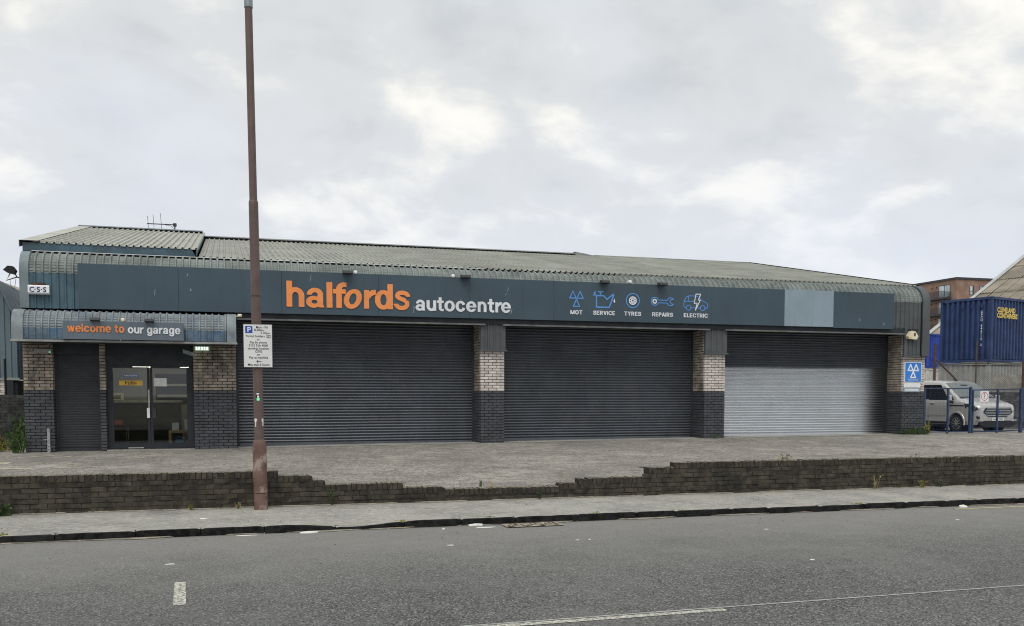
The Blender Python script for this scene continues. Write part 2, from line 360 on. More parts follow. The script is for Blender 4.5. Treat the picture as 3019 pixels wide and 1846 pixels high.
# ------------------------------------------------------------------ lettering: implicit shapes turned into clean outlines
def rect(x0, y0, x1, y1): return lambda X, Y: (X >= x0) & (X <= x1) & (Y >= y0) & (Y <= y1)
def ell(cx, cy, rx, ry): return lambda X, Y: ((X - cx) / rx) ** 2 + ((Y - cy) / ry) ** 2 <= 1
def OR(*s): return lambda X, Y: np.logical_or.reduce([q(X, Y) for q in s])
def AND(*s): return lambda X, Y: np.logical_and.reduce([q(X, Y) for q in s])
def SUB(a, *b): return lambda X, Y: a(X, Y) & ~np.logical_or.reduce([q(X, Y) for q in b])
def half(a, b, c): return lambda X, Y: a * X + b * Y >= c
def poly(pts):
    def fn(X, Y):
        ins = np.zeros(X.shape, bool); n = len(pts)
        for i in range(n):
            (x1, y1), (x2, y2) = pts[i], pts[(i + 1) % n]
            if y1 == y2: continue
            ins ^= ((Y < y1) != (Y < y2)) & (X < (x2 - x1) * (Y - y1) / (y2 - y1) + x1)
        return ins
    return fn
def stroke(pts, w, closed=False):
    def fn(X, Y):
        d = np.full(X.shape, 1e9); q = list(pts) + ([pts[0]] if closed else [])
        for (x1, y1), (x2, y2) in zip(q[:-1], q[1:]):
            L2 = (x2 - x1) ** 2 + (y2 - y1) ** 2 + 1e-12
            t = np.clip(((X - x1) * (x2 - x1) + (Y - y1) * (y2 - y1)) / L2, 0, 1)
            d = np.minimum(d, np.hypot(X - x1 - t * (x2 - x1), Y - y1 - t * (y2 - y1)))
        return d <= w / 2
    return fn
def smooth_pts(p, n=6):
    out = []
    for i in range(len(p) - 1):
        p0, p1, p2, p3 = p[max(i - 1, 0)], p[i], p[i + 1], p[min(i + 2, len(p) - 1)]
        for k in range(n):
            t = k / n
            out.append(tuple(.5 * (2 * p1[a] + (p2[a] - p0[a]) * t + (2 * p0[a] - 5 * p1[a] + 4 * p2[a] - p3[a]) * t * t + (3 * p1[a] - p0[a] - 3 * p2[a] + p3[a]) * t ** 3) for a in (0, 1)))
    return out + [p[-1]]
def circ(cx, cy, r, n=20, a0=0, a1=360): return [(cx + r * math.cos(R(a0 + (a1 - a0) * i / n)), cy + r * math.sin(R(a0 + (a1 - a0) * i / n))) for i in range(n + 1)]
_arch = SUB(OR(AND(ell(.46, .58, .46, .45), half(0, 1, .58)), rect(0, 0, .92, .58)), AND(ell(.46, .56, .165, .22), half(0, 1, .56)), rect(.295, -1, .625, .565))
_ring = SUB(ell(.5, .5, .5, .53), ell(.5, .5, .195, .30))
LOW = {
 'h': (OR(rect(0, 0, .295, 1.36), _arch), .92), 'n': (OR(rect(0, 0, .285, 1.0), SUB(_arch, rect(0, .6, .28, 1.1))), .92),
 'u': (lambda X, Y: LOW['n'][0](.92 - X, 1.0 - Y), .92), 'l': (rect(0, 0, .295, 1.36), .295), 'o': (_ring, 1.0),
 'a': (OR(SUB(AND(ell(.46, .66, .42, .37), OR(half(0, 1, .66), half(1, 0, .46))), ell(.45, .645, .15, .15), AND(half(-1, 0, -.6), half(0, -1, -.655))),
          rect(.585, .12, .875, .68), SUB(ell(.375, .285, .375, .315), ell(.43, .29, .15, .10)), rect(.45, .38, .7, .56),
          poly([(.585, .3), (.875, .3), (.875, .16), (.93, 0), (.64, 0)])), .94),
 'd': (OR(SUB(ell(.45, .5, .45, .53), ell(.46, .5, .165, .30)), rect(.675, 0, .97, 1.36)), .97),
 'g': (OR(SUB(ell(.45, .5, .45, .53), ell(.46, .5, .165, .29)), rect(.675, -.05, .97, 1.0),
          SUB(AND(ell(.5, -.03, .47, .37), half(0, -1, .05)), ell(.49, .0, .18, .17)), AND(rect(.03, -.12, .3, -.04), half(1, 0, .03))), .97),
 'e': (SUB(OR(_ring, rect(.15, .42, .86, .585)), rect(.5, .29, 1.1, .42)), 1.0),
 'c': (SUB(_ring, lambda X, Y: (X > .5) & (np.abs(Y - .5) < (X - .5) * .46)), .97),
 'r': (OR(rect(0, 0, .285, 1.0), AND(SUB(ell(.64, .42, .60, .61), ell(.66, .36, .37, .40)), rect(.1, .55, .66, 1.1))), .66),
 't': (OR(rect(.17, .25, .46, 1.30), rect(0, .78, .66, 1.0), AND(SUB(ell(.52, .29, .35, .31), rect(.46, .21, .9, .8)), rect(.1, -.1, .67, .32))), .67),
 'f': (OR(rect(.17, 0, .46, 1.05), rect(0, .76, .66, 1.0), AND(SUB(ell(.56, 1.0, .39, .37), ell(.60, .99, .14, .14), rect(.45, .5, .9, 1.0)), rect(.1, 1.0, .70, 1.4))), .68),
 's': (SUB(stroke(smooth_pts([(.72, .74), (.62, .865), (.41, .915), (.21, .87), (.135, .745), (.21, .635), (.41, .555), (.605, .46), (.675, .30), (.60, .15), (.40, .085), (.18, .13), (.05, .28)]), .232), rect(.62, .5, 1.0, .705), rect(-.2, .305, .15, .5)), .79),
 'w': (AND(OR(stroke([(.13, 1.1), (.40, -.05)], .27), stroke([(.40, -.05), (.66, 1.1)], .25), stroke([(.66, 1.1), (.92, -.05)], .25), stroke([(.92, -.05), (1.19, 1.1)], .27)), rect(-.1, 0, 1.4, 1.0)), 1.32),
 'm': (OR(rect(0, 0, .285, 1.0), SUB(_arch, rect(0, .6, .28, 1.1)), lambda X, Y: _arch(X - .60, Y)), 1.52),
}
_w = .20
CAP = {
 'M': (OR(rect(0, 0, .2, 1), rect(.72, 0, .92, 1), AND(OR(stroke([(.08, 1.05), (.46, .0)], .2), stroke([(.84, 1.05), (.46, .0)], .2)), rect(0, 0, .92, 1))), .92),
 'O': (SUB(ell(.42, .5, .42, .52), ell(.42, .5, .21, .33)), .84), 'T': (OR(rect(0, .82, .7, 1), rect(.25, 0, .45, 1)), .70),
 'S': (stroke(smooth_pts([(.58, .70), (.53, .86), (.35, .91), (.16, .85), (.11, .71), (.22, .58), (.42, .49), (.57, .38), (.60, .24), (.49, .12), (.33, .09), (.16, .14), (.09, .30)]), .19), .70),
 'E': (OR(rect(0, 0, .2, 1), rect(0, .82, .62, 1), rect(0, .42, .57, .58), rect(0, 0, .64, .18)), .64),
 'R': (OR(rect(0, 0, .2, 1), SUB(OR(rect(0, .42, .4, 1), ell(.40, .71, .28, .29)), OR(rect(.2, .58, .4, .83), ell(.40, .705, .1, .125))), AND(stroke([(.36, .5), (.62, -.05)], .2), rect(0, 0, .8, .5))), .72),
 'V': (AND(OR(stroke([(.09, 1.05), (.36, .02)], .2), stroke([(.63, 1.05), (.36, .02)], .2)), rect(-.1, 0, .9, 1)), .72),
 'I': (rect(0, 0, .2, 1), .2), 'C': (SUB(ell(.42, .5, .42, .52), ell(.42, .5, .21, .34), lambda X, Y: (X > .42) & (np.abs(Y - .5) < (X - .42) * .45)), .80),
 'Y': (OR(rect(.25, 0, .45, .45), AND(OR(stroke([(.08, 1.05), (.35, .42)], .2), stroke([(.62, 1.05), (.35, .42)], .2)), rect(-.1, 0, .9, 1))), .70),
 'P': (OR(rect(0, 0, .2, 1), SUB(OR(rect(0, .38, .38, 1), ell(.38, .69, .28, .31)), OR(rect(.2, .55, .38, .82), ell(.38, .685, .1, .135)))), .66),
 'A': (OR(AND(OR(stroke([(.08, -.05), (.36, 1.0)], .2), stroke([(.64, -.05), (.36, 1.0)], .2)), rect(-.1, 0, .9, 1)), rect(.18, .22, .54, .37)), .72),
 'L': (OR(rect(0, 0, .2, 1), rect(0, 0, .58, .18)), .58), 'H': (OR(rect(0, 0, .2, 1), rect(.52, 0, .72, 1), rect(0, .42, .72, .58)), .72),
 'U': (OR(AND(SUB(ell(.36, .32, .36, .34), ell(.36, .32, .16, .17)), half(0, -1, -.32)), rect(0, .32, .2, 1), rect(.52, .32, .72, 1)), .72),
 '5': (OR(rect(.08, .84, .56, 1.0), poly([(.08, 1), (.25, 1), (.22, .5), (.04, .5)]), SUB(ell(.3, .3, .3, .33), ell(.28, .3, .14, .18), AND(half(-1, 0, -.25), rect(-.2, .22, .3, .48)))), .6),
}
def outline_mesh(fn, bb, res, place, depth, mats, name):
    """implicit 2D shape -> flat face with thin sides; place(x, y, d) gives the 3D point, d = how far it stands proud"""
    x0, y0, x1, y1 = bb; pad = 2.0 / res
    nx = int((x1 - x0 + 2 * pad) * res) + 2; ny = int((y1 - y0 + 2 * pad) * res) + 2
    gx = x0 - pad + np.arange(nx) / res; gy = y0 - pad + np.arange(ny) / res
    val = np.zeros((ny, nx)); ss = 4
    for i in range(ss):
        for j in range(ss):
            X, Y = np.meshgrid(gx + ((i + .5) / ss - .5) / res * 1.2, gy + ((j + .5) / ss - .5) / res * 1.2); val += fn(X, Y)
    val = val / ss ** 2 - .5
    val[np.abs(val) < 1e-6] = 1e-4
    V = []; Fs = []; mi = []; cache = {}
    def vid(key, p, d):
        k = (key, d)
        if k not in cache: cache[k] = len(V); V.append(place(p[0], p[1], d))
        return cache[k]
    for r in range(ny - 1):
        run = None
        for c in range(nx - 1):
            cs = [(r, c), (r, c + 1), (r + 1, c + 1), (r + 1, c)]; vv = [val[k] for k in cs]
            if all(q > 0 for q in vv):
                if run is None: run = c
                if c < nx - 2: continue
            if run is not None:
                e_ = c if not all(q > 0 for q in vv) else c + 1
                Fs.append([vid(k, (gx[k[1]], gy[k[0]]), depth) for k in ((r, run), (r, e_), (r + 1, e_), (r + 1, run))]); mi.append(0); run = None
            if all(q > 0 for q in vv) or all(q <= 0 for q in vv): continue
            pg = []; cr_ = []
            for k in range(4):
                a, b = cs[k], cs[(k + 1) % 4]
                if vv[k] > 0: pg.append((('c', a), (gx[a[1]], gy[a[0]])))
                if (vv[k] > 0) != (vv[(k + 1) % 4] > 0):
                    t = vv[k] / (vv[k] - vv[(k + 1) % 4]); p = (gx[a[1]] + t * (gx[b[1]] - gx[a[1]]), gy[a[0]] + t * (gy[b[0]] - gy[a[0]]))
                    key = ('e', min(a, b), max(a, b)); pg.append((key, p)); cr_.append((key, p))
            Fs.append([vid(k if k[0] == 'e' else k[1], p, depth) for k, p in pg]); mi.append(0)
            if len(cr_) == 2:
                (ka, pa), (kb, pb) = cr_
                Fs.append([vid(ka, pa, depth), vid(kb, pb, depth), vid(kb, pb, 0.0), vid(ka, pa, 0.0)]); mi.append(1)
    mb = MB(); mb.v = V; mb.f = [tuple(f) for f in Fs]; mb.mi = mi
    return mb.mesh(name, mats)
def on_front(x, z, y, sx, sz, shear=0.0):
    """map glyph units on to a vertical face looking towards -Y"""
    return lambda gx, gy, d: (x + gx * sx + gy * shear, y - d, z + gy * sz)
def letter(ch, table, x0, x1, z, h, y, mats, parent, depth=.008, res=34, shear=0.0, name='letter'):
    fn, w = table[ch]; me = outline_mesh(fn, (-.05, -.45, w + .1, 1.42), res, on_front(x0, z, y, (x1 - x0) / w, h, shear), depth, mats, name)
    return put(me, name, parent)
def word(txt, table, x0, x1, z, h, y, mats, parent, gap=.10, depth=.006, res=26, space=.42, joined=None):
    ws = [table[c][1] if c != ' ' else None for c in txt]
    tot = sum((w + gap) if w else space for w in ws) - gap; k = (x1 - x0) / tot; x = x0; ms = []
    for c, w in zip(txt, ws):
        if w is None: x += space * k; continue
        if joined is None: letter(c, table, x, x + w * k, z, h, y, mats, parent, depth, res)
        else: ms.append(outline_mesh(table[c][0], (-.05, -.1, w + .1, 1.1), res, on_front(x, z, y, k, h), depth, mats, 'g'))
        x += (w + gap) * k
    if joined is not None:
        b = bmesh.new()
        for m_ in ms: b.from_mesh(m_)
        me = bpy.data.meshes.new(joined); b.to_mesh(me); b.free()
        for q in (mats if isinstance(mats, list) else [mats]): me.materials.append(MATS[q])
        for m_ in ms: bpy.data.meshes.remove(m_)
        return put(me, joined, parent)
def print_text(txt, size, cx, z, y, mat_, parent, name='lettering', off=.010, align='CENTER', sx=1.0, rot=None, gap=1.0):
    """small printed lettering"""
    cu = bpy.data.curves.new('tmp', 'FONT'); cu.body = txt; cu.size = size; cu.offset = off * size; cu.align_x = align; cu.space_character = gap; cu.resolution_u = 3
    ob = bpy.data.objects.new('tmp', cu); COL.objects.link(ob)
    dg = bpy.context.evaluated_depsgraph_get(); me = bpy.data.meshes.new_from_object(ob.evaluated_get(dg))
    bpy.data.objects.remove(ob); bpy.data.curves.remove(cu)
    for v in me.vertices:
        p = rot(v.co.x * sx, v.co.y) if rot else (cx + v.co.x * sx, y, z + v.co.y); v.co = p
    me.materials.clear(); me.materials.append(MATS[mat_]); me.name = name
    return put(me, name, parent)

# ================================================================== SETTING
def wallY(X): return 14.55 - .0228 * X            # street face of the low wall
def kerbY(X): return 12.50 - .0105 * X            # road face of the kerb
def facade_z(X): return .47 + .0057 * (X + 4.5) if X > -4.5 else .47
def yard_z(X, Y):
    a = min(1, max(0, (Y - wallY(X)) / (24 - wallY(X)))); z = .285 + (facade_z(min(X, 21)) - .285) * a
    if Y > 24.3 and X > 20: z = max(.41, facade_z(21) - (Y - 24.3) * .045)
    return z + .006 * mnoise.noise((X * .8, Y * .8, 0))
g = MB().add([(-1500, -1500, -.06), (1500, -1500, -.06), (1500, 2500, -.06), (-1500, 2500, -.06)], [(0, 1, 2, 3)])
g.build('ground', 'ground', kind='structure')
r_ = MB(); rows = []
for Y in (-14, 0, 4, 8, 10, 11.5, 12.0, 'k'):
    rows.append([(X, (kerbY(X) + .03 if Y == 'k' else Y), .012 * mnoise.noise((X * .35, 3, 1)) if Y == 'k' else 0.0) for X in np.arange(-60, 61, 1.5)])
r_.grid(rows); r_.build('road', 'asphalt', kind='structure')
def kerb_dip(x): return .050 * math.exp(-((x - 1.55) / .5) ** 2)          # settled stretch of the kerb
p_ = MB(); rows = []
for a in (0.0, .12, .4, .7, .9, 1.0):
    row = []
    for X in np.arange(-60, 61, .25):
        y0, y1 = kerbY(X) + .115, wallY(X) + .05; row.append((X, y0 + (y1 - y0) * a, .093 + .017 * a + .007 * mnoise.noise((X * .9, a * 5, 4)) - kerb_dip(X) * max(0, 1 - a * 2.2)))
    rows.append(row)
p_.grid(rows); p_.build('pavement', 'pavement', kind='structure')
f_ = MB(); rows = []
for k in range(24):
    row = []
    for X in list(np.arange(-40, 21.0, 1.0)) + list(np.arange(21.5, 70, 2.5)):
        ys = wallY(X) + .16; Y = ys + (24.0 - ys) * min(1, k / 12) + max(0, k - 12) ** 2 * .45; row.append((X, Y, yard_z(X, Y)))
    rows.append(row)
f_.grid(rows); f_.build('forecourt', 'forecourt', kind='structure')
# kerb of individual stones, one of them sunk and tilted
kerb = empty('kerb', (5, 12.45, .0), kind='structure')
kx = -9.0; rk = random.Random(3)
stones = [MB().cbox(0, L_ - .012, 0, .125, -.12, 0, .012) for L_ in (.915, .915)]
while kx < 21:
    Lk = rk.choice((.62, .915, .915, .78)); mb = MB(); n = 16
    dz = rk.uniform(-.008, .008); tl = rk.uniform(-.004, .004)
    sunk0 = 1 if 0.9 < kx < 2.4 else 0
    def top(x):
        z = .097 + dz + .005 * mnoise.noise((x * 5, 1, 1)) - (.011 if min(abs(x - kx), abs(x - kx - Lk)) < .03 else 0)
        return z - kerb_dip(x)
    rws = []
    xs = np.linspace(kx + .006, kx + Lk - .006, n)
    rw = [[], [], [], []]
    for x in xs:
        y0 = kerbY(x) + tl + .006 * mnoise.noise((x * 6, 2, 2)); t = top(x)
        rw[0].append((x, y0 - .004, -.10)); rw[1].append((x, y0, t - .012)); rw[2].append((x, y0 + .012, t)); rw[3].append((x, y0 + .125, t + .001))
    mb.grid(rw); a = len(mb.v)
    mb.add([rw[i][0] for i in range(4)] + [(rw[3][0][0], rw[3][0][1], -.1)], [(0, 1, 2, 3, 4)]); mb.add([rw[i][-1] for i in range(4)] + [(rw[3][-1][0], rw[3][-1][1], -.1)], [(4, 3, 2, 1, 0)])
    for q in range(len(mb.f)):
        zs = [mb.v[i] for i in mb.f[q]]
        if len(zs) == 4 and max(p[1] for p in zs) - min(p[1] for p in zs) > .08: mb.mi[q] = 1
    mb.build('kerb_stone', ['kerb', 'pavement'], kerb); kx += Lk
# road paint
def sheet(name, pts, z, mat_, sub=0):
    return MB().add([(x, y, z) for x, y in pts], [tuple(range(len(pts)))])
mk = empty('road_markings', (3, 7, .004), kind='structure')
sheet('t', [(-.48, 8.408), (-.374, 8.393), (-.415, 9.414), (-.519, 9.446)], .004, '').build('bay_tick', 'white_paint', mk)
sheet('t', [(.8, 6.86), (3.93, 6.86), (3.945, 6.885), (3.93, 6.945), (.8, 6.95)], .004, '').build('centre_dash', 'white_paint', mk)
sheet('t', [(-2, 6.955), (16, 6.985), (16, 7.015), (-2, 6.985)], .0045, '').build('worn_line', 'white_paint_thin', mk)
sheet('t', [(10.9, 12.03), (17, 11.97), (17, 12.03), (10.9, 12.10)], .004, '').build('yellow_line', 'yellow_paint', mk)
fm = empty('forecourt_markings', (-3.5, 20.5, .4), kind='structure')
for (ax, ay, bx_, by_, w_) in ((-6.5, 20.6, -3.6, 19.76, .10), (-6.5, 21.4, -4.26, 21.2, .28), (-3.24, 19.83, -2.47, 19.86, .07), (-3.32, 21.02, -2.93, 20.48, .07), (-4.4, 22.6, -3.69, 22.83, .08), (-3.45, 22.4, -3.30, 22.5, .12), (-2.0, 21.7, -1.75, 21.75, .10)):
    n_ = 10; lo = []; hi = []
    for i in range(n_ + 1):
        x, y = ax + (bx_ - ax) * i / n_, ay + (by_ - ay) * i / n_; k_ = w_ * (.6 + .6 * abs(mnoise.noise((x * 3, y * 3, 2)))); lo.append((x, y - k_, yard_z(x, y - k_) + .005)); hi.append((x, y + k_, yard_z(x, y + k_) + .005))
    MB().grid([lo, hi]).build('faded_line', 'faded_cream', fm)
# wind-blown grit along the kerb and the wall
def grit(name, xs, yfn, zfn, wfn, label):
    lo, hi = [], []
    for x in xs:
        w = max(-.03, wfn(x)); lo.append((x, yfn(x) - w, zfn(x))); hi.append((x, yfn(x) + .01, zfn(x) + .012))
    MB().grid([lo, hi]).build(name, 'sand', label=label, cat='grit', kind='stuff')
grit('grit', np.arange(-6, 18, .12), lambda x: wallY(x) - .004, lambda x: .1135 + .007 * mnoise.noise((x * .9, 4.8, 4)), lambda x: .02 + .09 * mnoise.noise((x * 1.7, 8, 1)), 'sandy grit drifted along the foot of the brick wall')
grit('grit', np.arange(-6, 18, .12), lambda x: kerbY(x) - .004, lambda x: .012 * mnoise.noise((x * .35, 3, 1)) + .006, lambda x: .01 + .13 * mnoise.noise((x * 1.3, 2, 7)), 'sandy grit lying in the gutter along the kerb')

# ------------------------------------------------------------------ low brick wall with stepped, worn top
WANG = math.atan(-.0228)
def wall_pt(s, d=0.0, z=0.0):                  # s = distance along X, d = depth behind the street face
    return (s, wallY(s) + d, z)
STEPS = [(-8.0, .70, 6), (.70, 1.21, 5), (1.21, 1.40, 4), (1.40, 2.59, 3), (2.59, 3.26, 2), (3.26, 5.16, 1.4), (5.16, 5.50, 2), (5.50, 6.74, 3), (6.74, 7.22, 5), (7.22, 21.0, 6)]
lw = empty('brick_wall', (5, wallY(5), .10), 'low dark brick garden wall stepping down to a broken gap between forecourt and pavement', 'wall')
rb = random.Random(11)
def brick_variants(L_, D, Hh, n, j=.004):
    out = []
    for k in range(n):
        mb = MB().cbox(0, L_, 0, D, 0, Hh, .005)
        rr = random.Random(k * 7 + int(L_ * 1000)); mb.v = [(x + rr.uniform(-j, j) * .6, y + rr.uniform(-j, j), z + rr.uniform(-j, j) * .6) for x, y, z in mb.v]; out.append(mb)
    return out
STR = brick_variants(.217, .10, .067, 6, .006); HED = brick_variants(.070, .212, .102, 6, .008); HLF = brick_variants(.105, .10, .066, 3)
def with_top(mb):
    for i, f in enumerate(mb.f):
        if all(mb.v[q][2] > max(v[2] for v in mb.v) - .012 for q in f) and len(f) == 4: mb.mi[i] = 1
    return mb
HEDt = [with_top(b) for b in HED]
STR_me = [b.mesh('brick', 'wall_brick') for b in STR]; HLF_me = [b.mesh('brick', 'wall_brick') for b in HLF]; HED_me = [b.mesh('coping_brick', ['wall_brick', 'wall_top']) for b in HEDt]
core = MB(); rest = MB(); cands = []
def place_mb(dst, mb, loc, rz):
    c, s = math.cos(rz), math.sin(rz); dst.add([(loc[0] + x * c - y * s, loc[1] + x * s + y * c, loc[2] + z) for x, y, z in mb.v], mb.f)
    dst.mi[-len(mb.f):] = mb.mi
for (a, b, n) in STEPS:
    core.add([(*wall_pt(a, .009)[:2], .0), (*wall_pt(b, .009)[:2], .0), (*wall_pt(b, .205)[:2], .0), (*wall_pt(a, .205)[:2], .0)] +
             [(*wall_pt(a, .009)[:2], .108 + n * .075 + .07), (*wall_pt(b, .009)[:2], .108 + n * .075 + .07), (*wall_pt(b, .205)[:2], .108 + n * .075 + .07), (*wall_pt(a, .205)[:2], .108 + n * .075 + .07)],
             [(4, 5, 6, 7), (0, 1, 5, 4), (1, 2, 6, 5), (2, 3, 7, 6), (3, 0, 4, 7)])
for c in range(6):
    s = -8.0 + (.1125 if c % 2 else 0)
    while s < 21:
        ok = [n for (a, b, n) in STEPS if a <= s + .11 < b]
        if ok and ok[0] >= c + 1:
            cands.append((s, c))
        s += .2255
objs = [q for q in cands if -3.25 < q[0] < 14.6]
objs.sort(key=lambda q: q[0]); chosen = set(objs[:300])
for (s, c) in cands:
    k = rb.randrange(6); d = rb.uniform(-.007, .007) + (.02 if rb.random() < .03 else 0); z = .100 + c * .0752 + rb.uniform(-.003, .003)
    loc = wall_pt(s, d, z)
    if (s, c) in chosen: put(STR_me[k], 'brick', lw, loc, WANG + rb.uniform(-.012, .012))
    else: place_mb(rest, STR[k], loc, WANG)
for (a, b, n) in STEPS:
    s = a + .003
    while s < b - .05:
        z = .100 + n * .0752 + rb.uniform(-.004, .003); loc = wall_pt(s, rb.uniform(-.006, .006), z); k = rb.randrange(6)
        if -3.25 < s < 14.6:
            if rb.random() > .015: put(HED_me[k], 'coping_brick', lw, loc, WANG + rb.uniform(-.03, .03))
        else: place_mb(rest, HEDt[k], loc, WANG)
        s += .0792
core.build('mortar_core', 'mortar', lw)
rest.build('brickwork', ['wall_brick', 'wall_top'], lw, kind='stuff')

# ================================================================== GARAGE
G = empty('garage', (8, 24.4, .5), 'long single-storey grey garage with three roller shutters and a curved corrugated eave', 'garage')
BL, BR = -4.47, 20.45                              # left and right end of the building
# ---- brick pillars
SB = brick_variants(.214, .09, .065, 5, .002); SH = brick_variants(.103, .09, .065, 3, .002)
SB_me = {m_: [b.mesh('brick', m_) for b in SB] for m_ in ('entrance_brick', 'painted_brick', 'cream_brick')}
pil_rest = MB()
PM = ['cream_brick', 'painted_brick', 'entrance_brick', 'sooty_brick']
rp = random.Random(5)
def courses(z0, z1):
    z = 1.91 - math.ceil((1.91 - z0) / .075) * .075
    while z < z1 - .02: yield z, (1 if z < 1.90 else 0); z += .075
def brick_box(dst, x0, x1, y0, y1, z, mi):
    j = lambda: rp.uniform(-.0015, .0015)
    dst.cbox(x0, x1, y0, y1, z + .007, z + .068, .004, mi)
def lay(X0, X1, Yf, z0, z1, upper, part=None):
    for r, (z, low) in enumerate(courses(z0, z1)):
        s = X0 - (.1125 if r % 2 else 0)
        while s < X1 - .012:
            a, b = max(s, X0), min(s + .225, X1)
            if X1 - b < .03: b = X1
            if b - a > .02:
                y = Yf + rp.uniform(-.003, .003)
                if part is None: brick_box(pil_rest, a + .007, b - .007, y, y + .09, z, low if low else upper)
                else:
                    m_ = 'painted_brick' if low else PM[upper]; mb = SB_me[m_][rp.randrange(5)]
                    o = put(mb, 'brick', part, (a + .007, y, z + .006)); o.scale.x = (b - a - .014) / .214; o.scale.z = .96
            if b >= X1: break
            s += .225
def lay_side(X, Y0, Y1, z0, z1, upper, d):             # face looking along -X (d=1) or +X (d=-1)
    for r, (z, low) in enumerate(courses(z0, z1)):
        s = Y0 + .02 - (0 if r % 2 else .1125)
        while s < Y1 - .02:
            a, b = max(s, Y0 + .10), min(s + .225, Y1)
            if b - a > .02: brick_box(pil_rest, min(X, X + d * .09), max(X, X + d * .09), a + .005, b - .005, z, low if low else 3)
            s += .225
def pillar(X0, X1, Yf, D, z1, label, upper, objs_=False, left=False, right=False):
    z0 = yard_z((X0 + X1) / 2, 23.9) - .06
    core_ = MB().box(X0 + .016, X1 - .016, Yf + .016, Yf + D, z0, z1)
    p = core_.build('pillar', 'pillar_mortar', G, label=label)
    lay(X0, X1, Yf, z0, z1, upper, p if objs_ else None)
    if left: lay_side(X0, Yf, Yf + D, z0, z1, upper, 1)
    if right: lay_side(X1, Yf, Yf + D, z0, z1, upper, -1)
    return p
pillar(-4.50, -3.87, 24.0, .35, 3.03, 'brick pier left of the entrance, painted dark below', 2, True, right=True)
pillar(-2.885, -2.745, 24.0, .30, 3.03, 'narrow brick pier beside the entrance door', 2, right=True)
pillar(-.795, .205, 24.0, .72, 3.03, 'brick pier between entrance door and first shutter', 2, True)
pillar(6.37, 7.03, 24.0, .75, 3.60, 'cream brick pier between the first and second shutter, painted dark below', 0, left=True)
pillar(12.93, 13.59, 24.0, .75, 3.60, 'cream brick pier between the second and third shutter, painted dark below', 0, left=True)
pillar(19.63, 20.44, 24.0, .75, 3.60, 'cream brick pier at the far end, painted dark below', 0, left=True)
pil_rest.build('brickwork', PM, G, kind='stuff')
# ---- roller shutters
def slat_mesh(X0, X1, Y, z, mat_, amp, seed, p=.075, nseg=26, relief=1.0):
    mb = MB(); prof = [(.0, .03), (.005, .03), (.008, .004), (.021, -.011), (.039, -.017), (.056, -.010), (.068, .006), (.071, .03), (.075, .03)]; rows = []
    for (dz, dy) in prof:
        row = []
        for i in range(nseg + 1):
            x = X0 + (X1 - X0) * i / nseg
            wz = amp * (.8 * mnoise.noise((x * .45 + seed, z * 1.1, seed)) + .45 * mnoise.noise((x * 1.9, z * 7.0, seed + 5)))
            row.append((x, Y + dy * relief + wz * 1.0, z + dz * p / .075 + wz * .55))
        rows.append(row)
    return mb.grid(rows).mesh('slat', mat_, True)
def shutter(X0, X1, Y, ztop, label, amp, seed, silver_below=None, p=.075, mat_='shutter', relief=1.0):
    zb = yard_z((X0 + X1) / 2, 23.9) + .005
    fr = MB(); fr.box(X0, X0 + .055, Y - .03, Y + .06, zb, ztop, 0); fr.box(X1 - .055, X1, Y - .031, Y + .06, zb, ztop, 0)
    fr.box(X0 + .057, X1 - .057, Y + .10, Y + .12, zb + .02, ztop + .3, 0)
    sh = fr.build('roller_shutter', 'shutter_dark', G, label=label)
    MB().box(X0 + .06, X1 - .06, Y - .022, Y + .022, zb, zb + .075).build('bottom_bar', 'shutter_silver' if silver_below else mat_, sh)
    z = zb + .078; 
    while z < ztop:
        m_ = mat_ if (silver_below is None or z > silver_below) else 'shutter_silver'
        put(slat_mesh(X0 + .04, X1 - .04, Y, z, m_, amp, seed, p, 26, relief), 'slat', sh); z += p
    return sh
shutter(.205, 6.37, 24.72, 3.78, 'dark grey roller shutter nearest the entrance', .012, 1.3)
shutter(7.03, 12.93, 24.72, 3.80, 'dark grey roller shutter between the two free-standing piers', .013, 4.1)
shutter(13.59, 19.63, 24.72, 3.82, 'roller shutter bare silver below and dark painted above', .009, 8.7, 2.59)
shutter(-3.87, -2.885, 24.26, 3.0, 'narrow dark roller shutter left of the entrance door', .002, 2.2, None, .06, 'shutter_dark', .12)
for (a, b) in ((.205, 6.37), (7.03, 12.93), (13.59, 19.63)):
    xs_ = np.linspace(a, b, 24); MB().grid([[(x, 24.0 - .05 - .05 * abs(mnoise.noise((x * 2, 3, 3))), yard_z(x, 23.93) + .006) for x in xs_], [(x, 24.78, yard_z(x, 23.93) + .012) for x in xs_]]).build('threshold', 'pavement', G)
# ---- recessed wall over shutters, soffits
s_ = MB()
for (a, b) in ((.205, 6.37), (7.03, 12.93), (13.59, 19.63)):
    s_.box(a, b, 23.93, 24.80, 3.66, 3.76)
s_.build('soffit', 'soffit', G)
for (a, b) in ((.23, 6.47), (6.95, 13.02), (13.50, 19.56)):
    f = MB(); f.box(a, b, 23.845, 23.93, 3.622, 3.662); f.build('lintel_flashing', 'lintel_steel', G)
dk = MB()
dk.box(.2, 19.6, 23.905, 23.95, 3.66, 3.83); dk.build('fascia_recess', 'dark_trim', G)
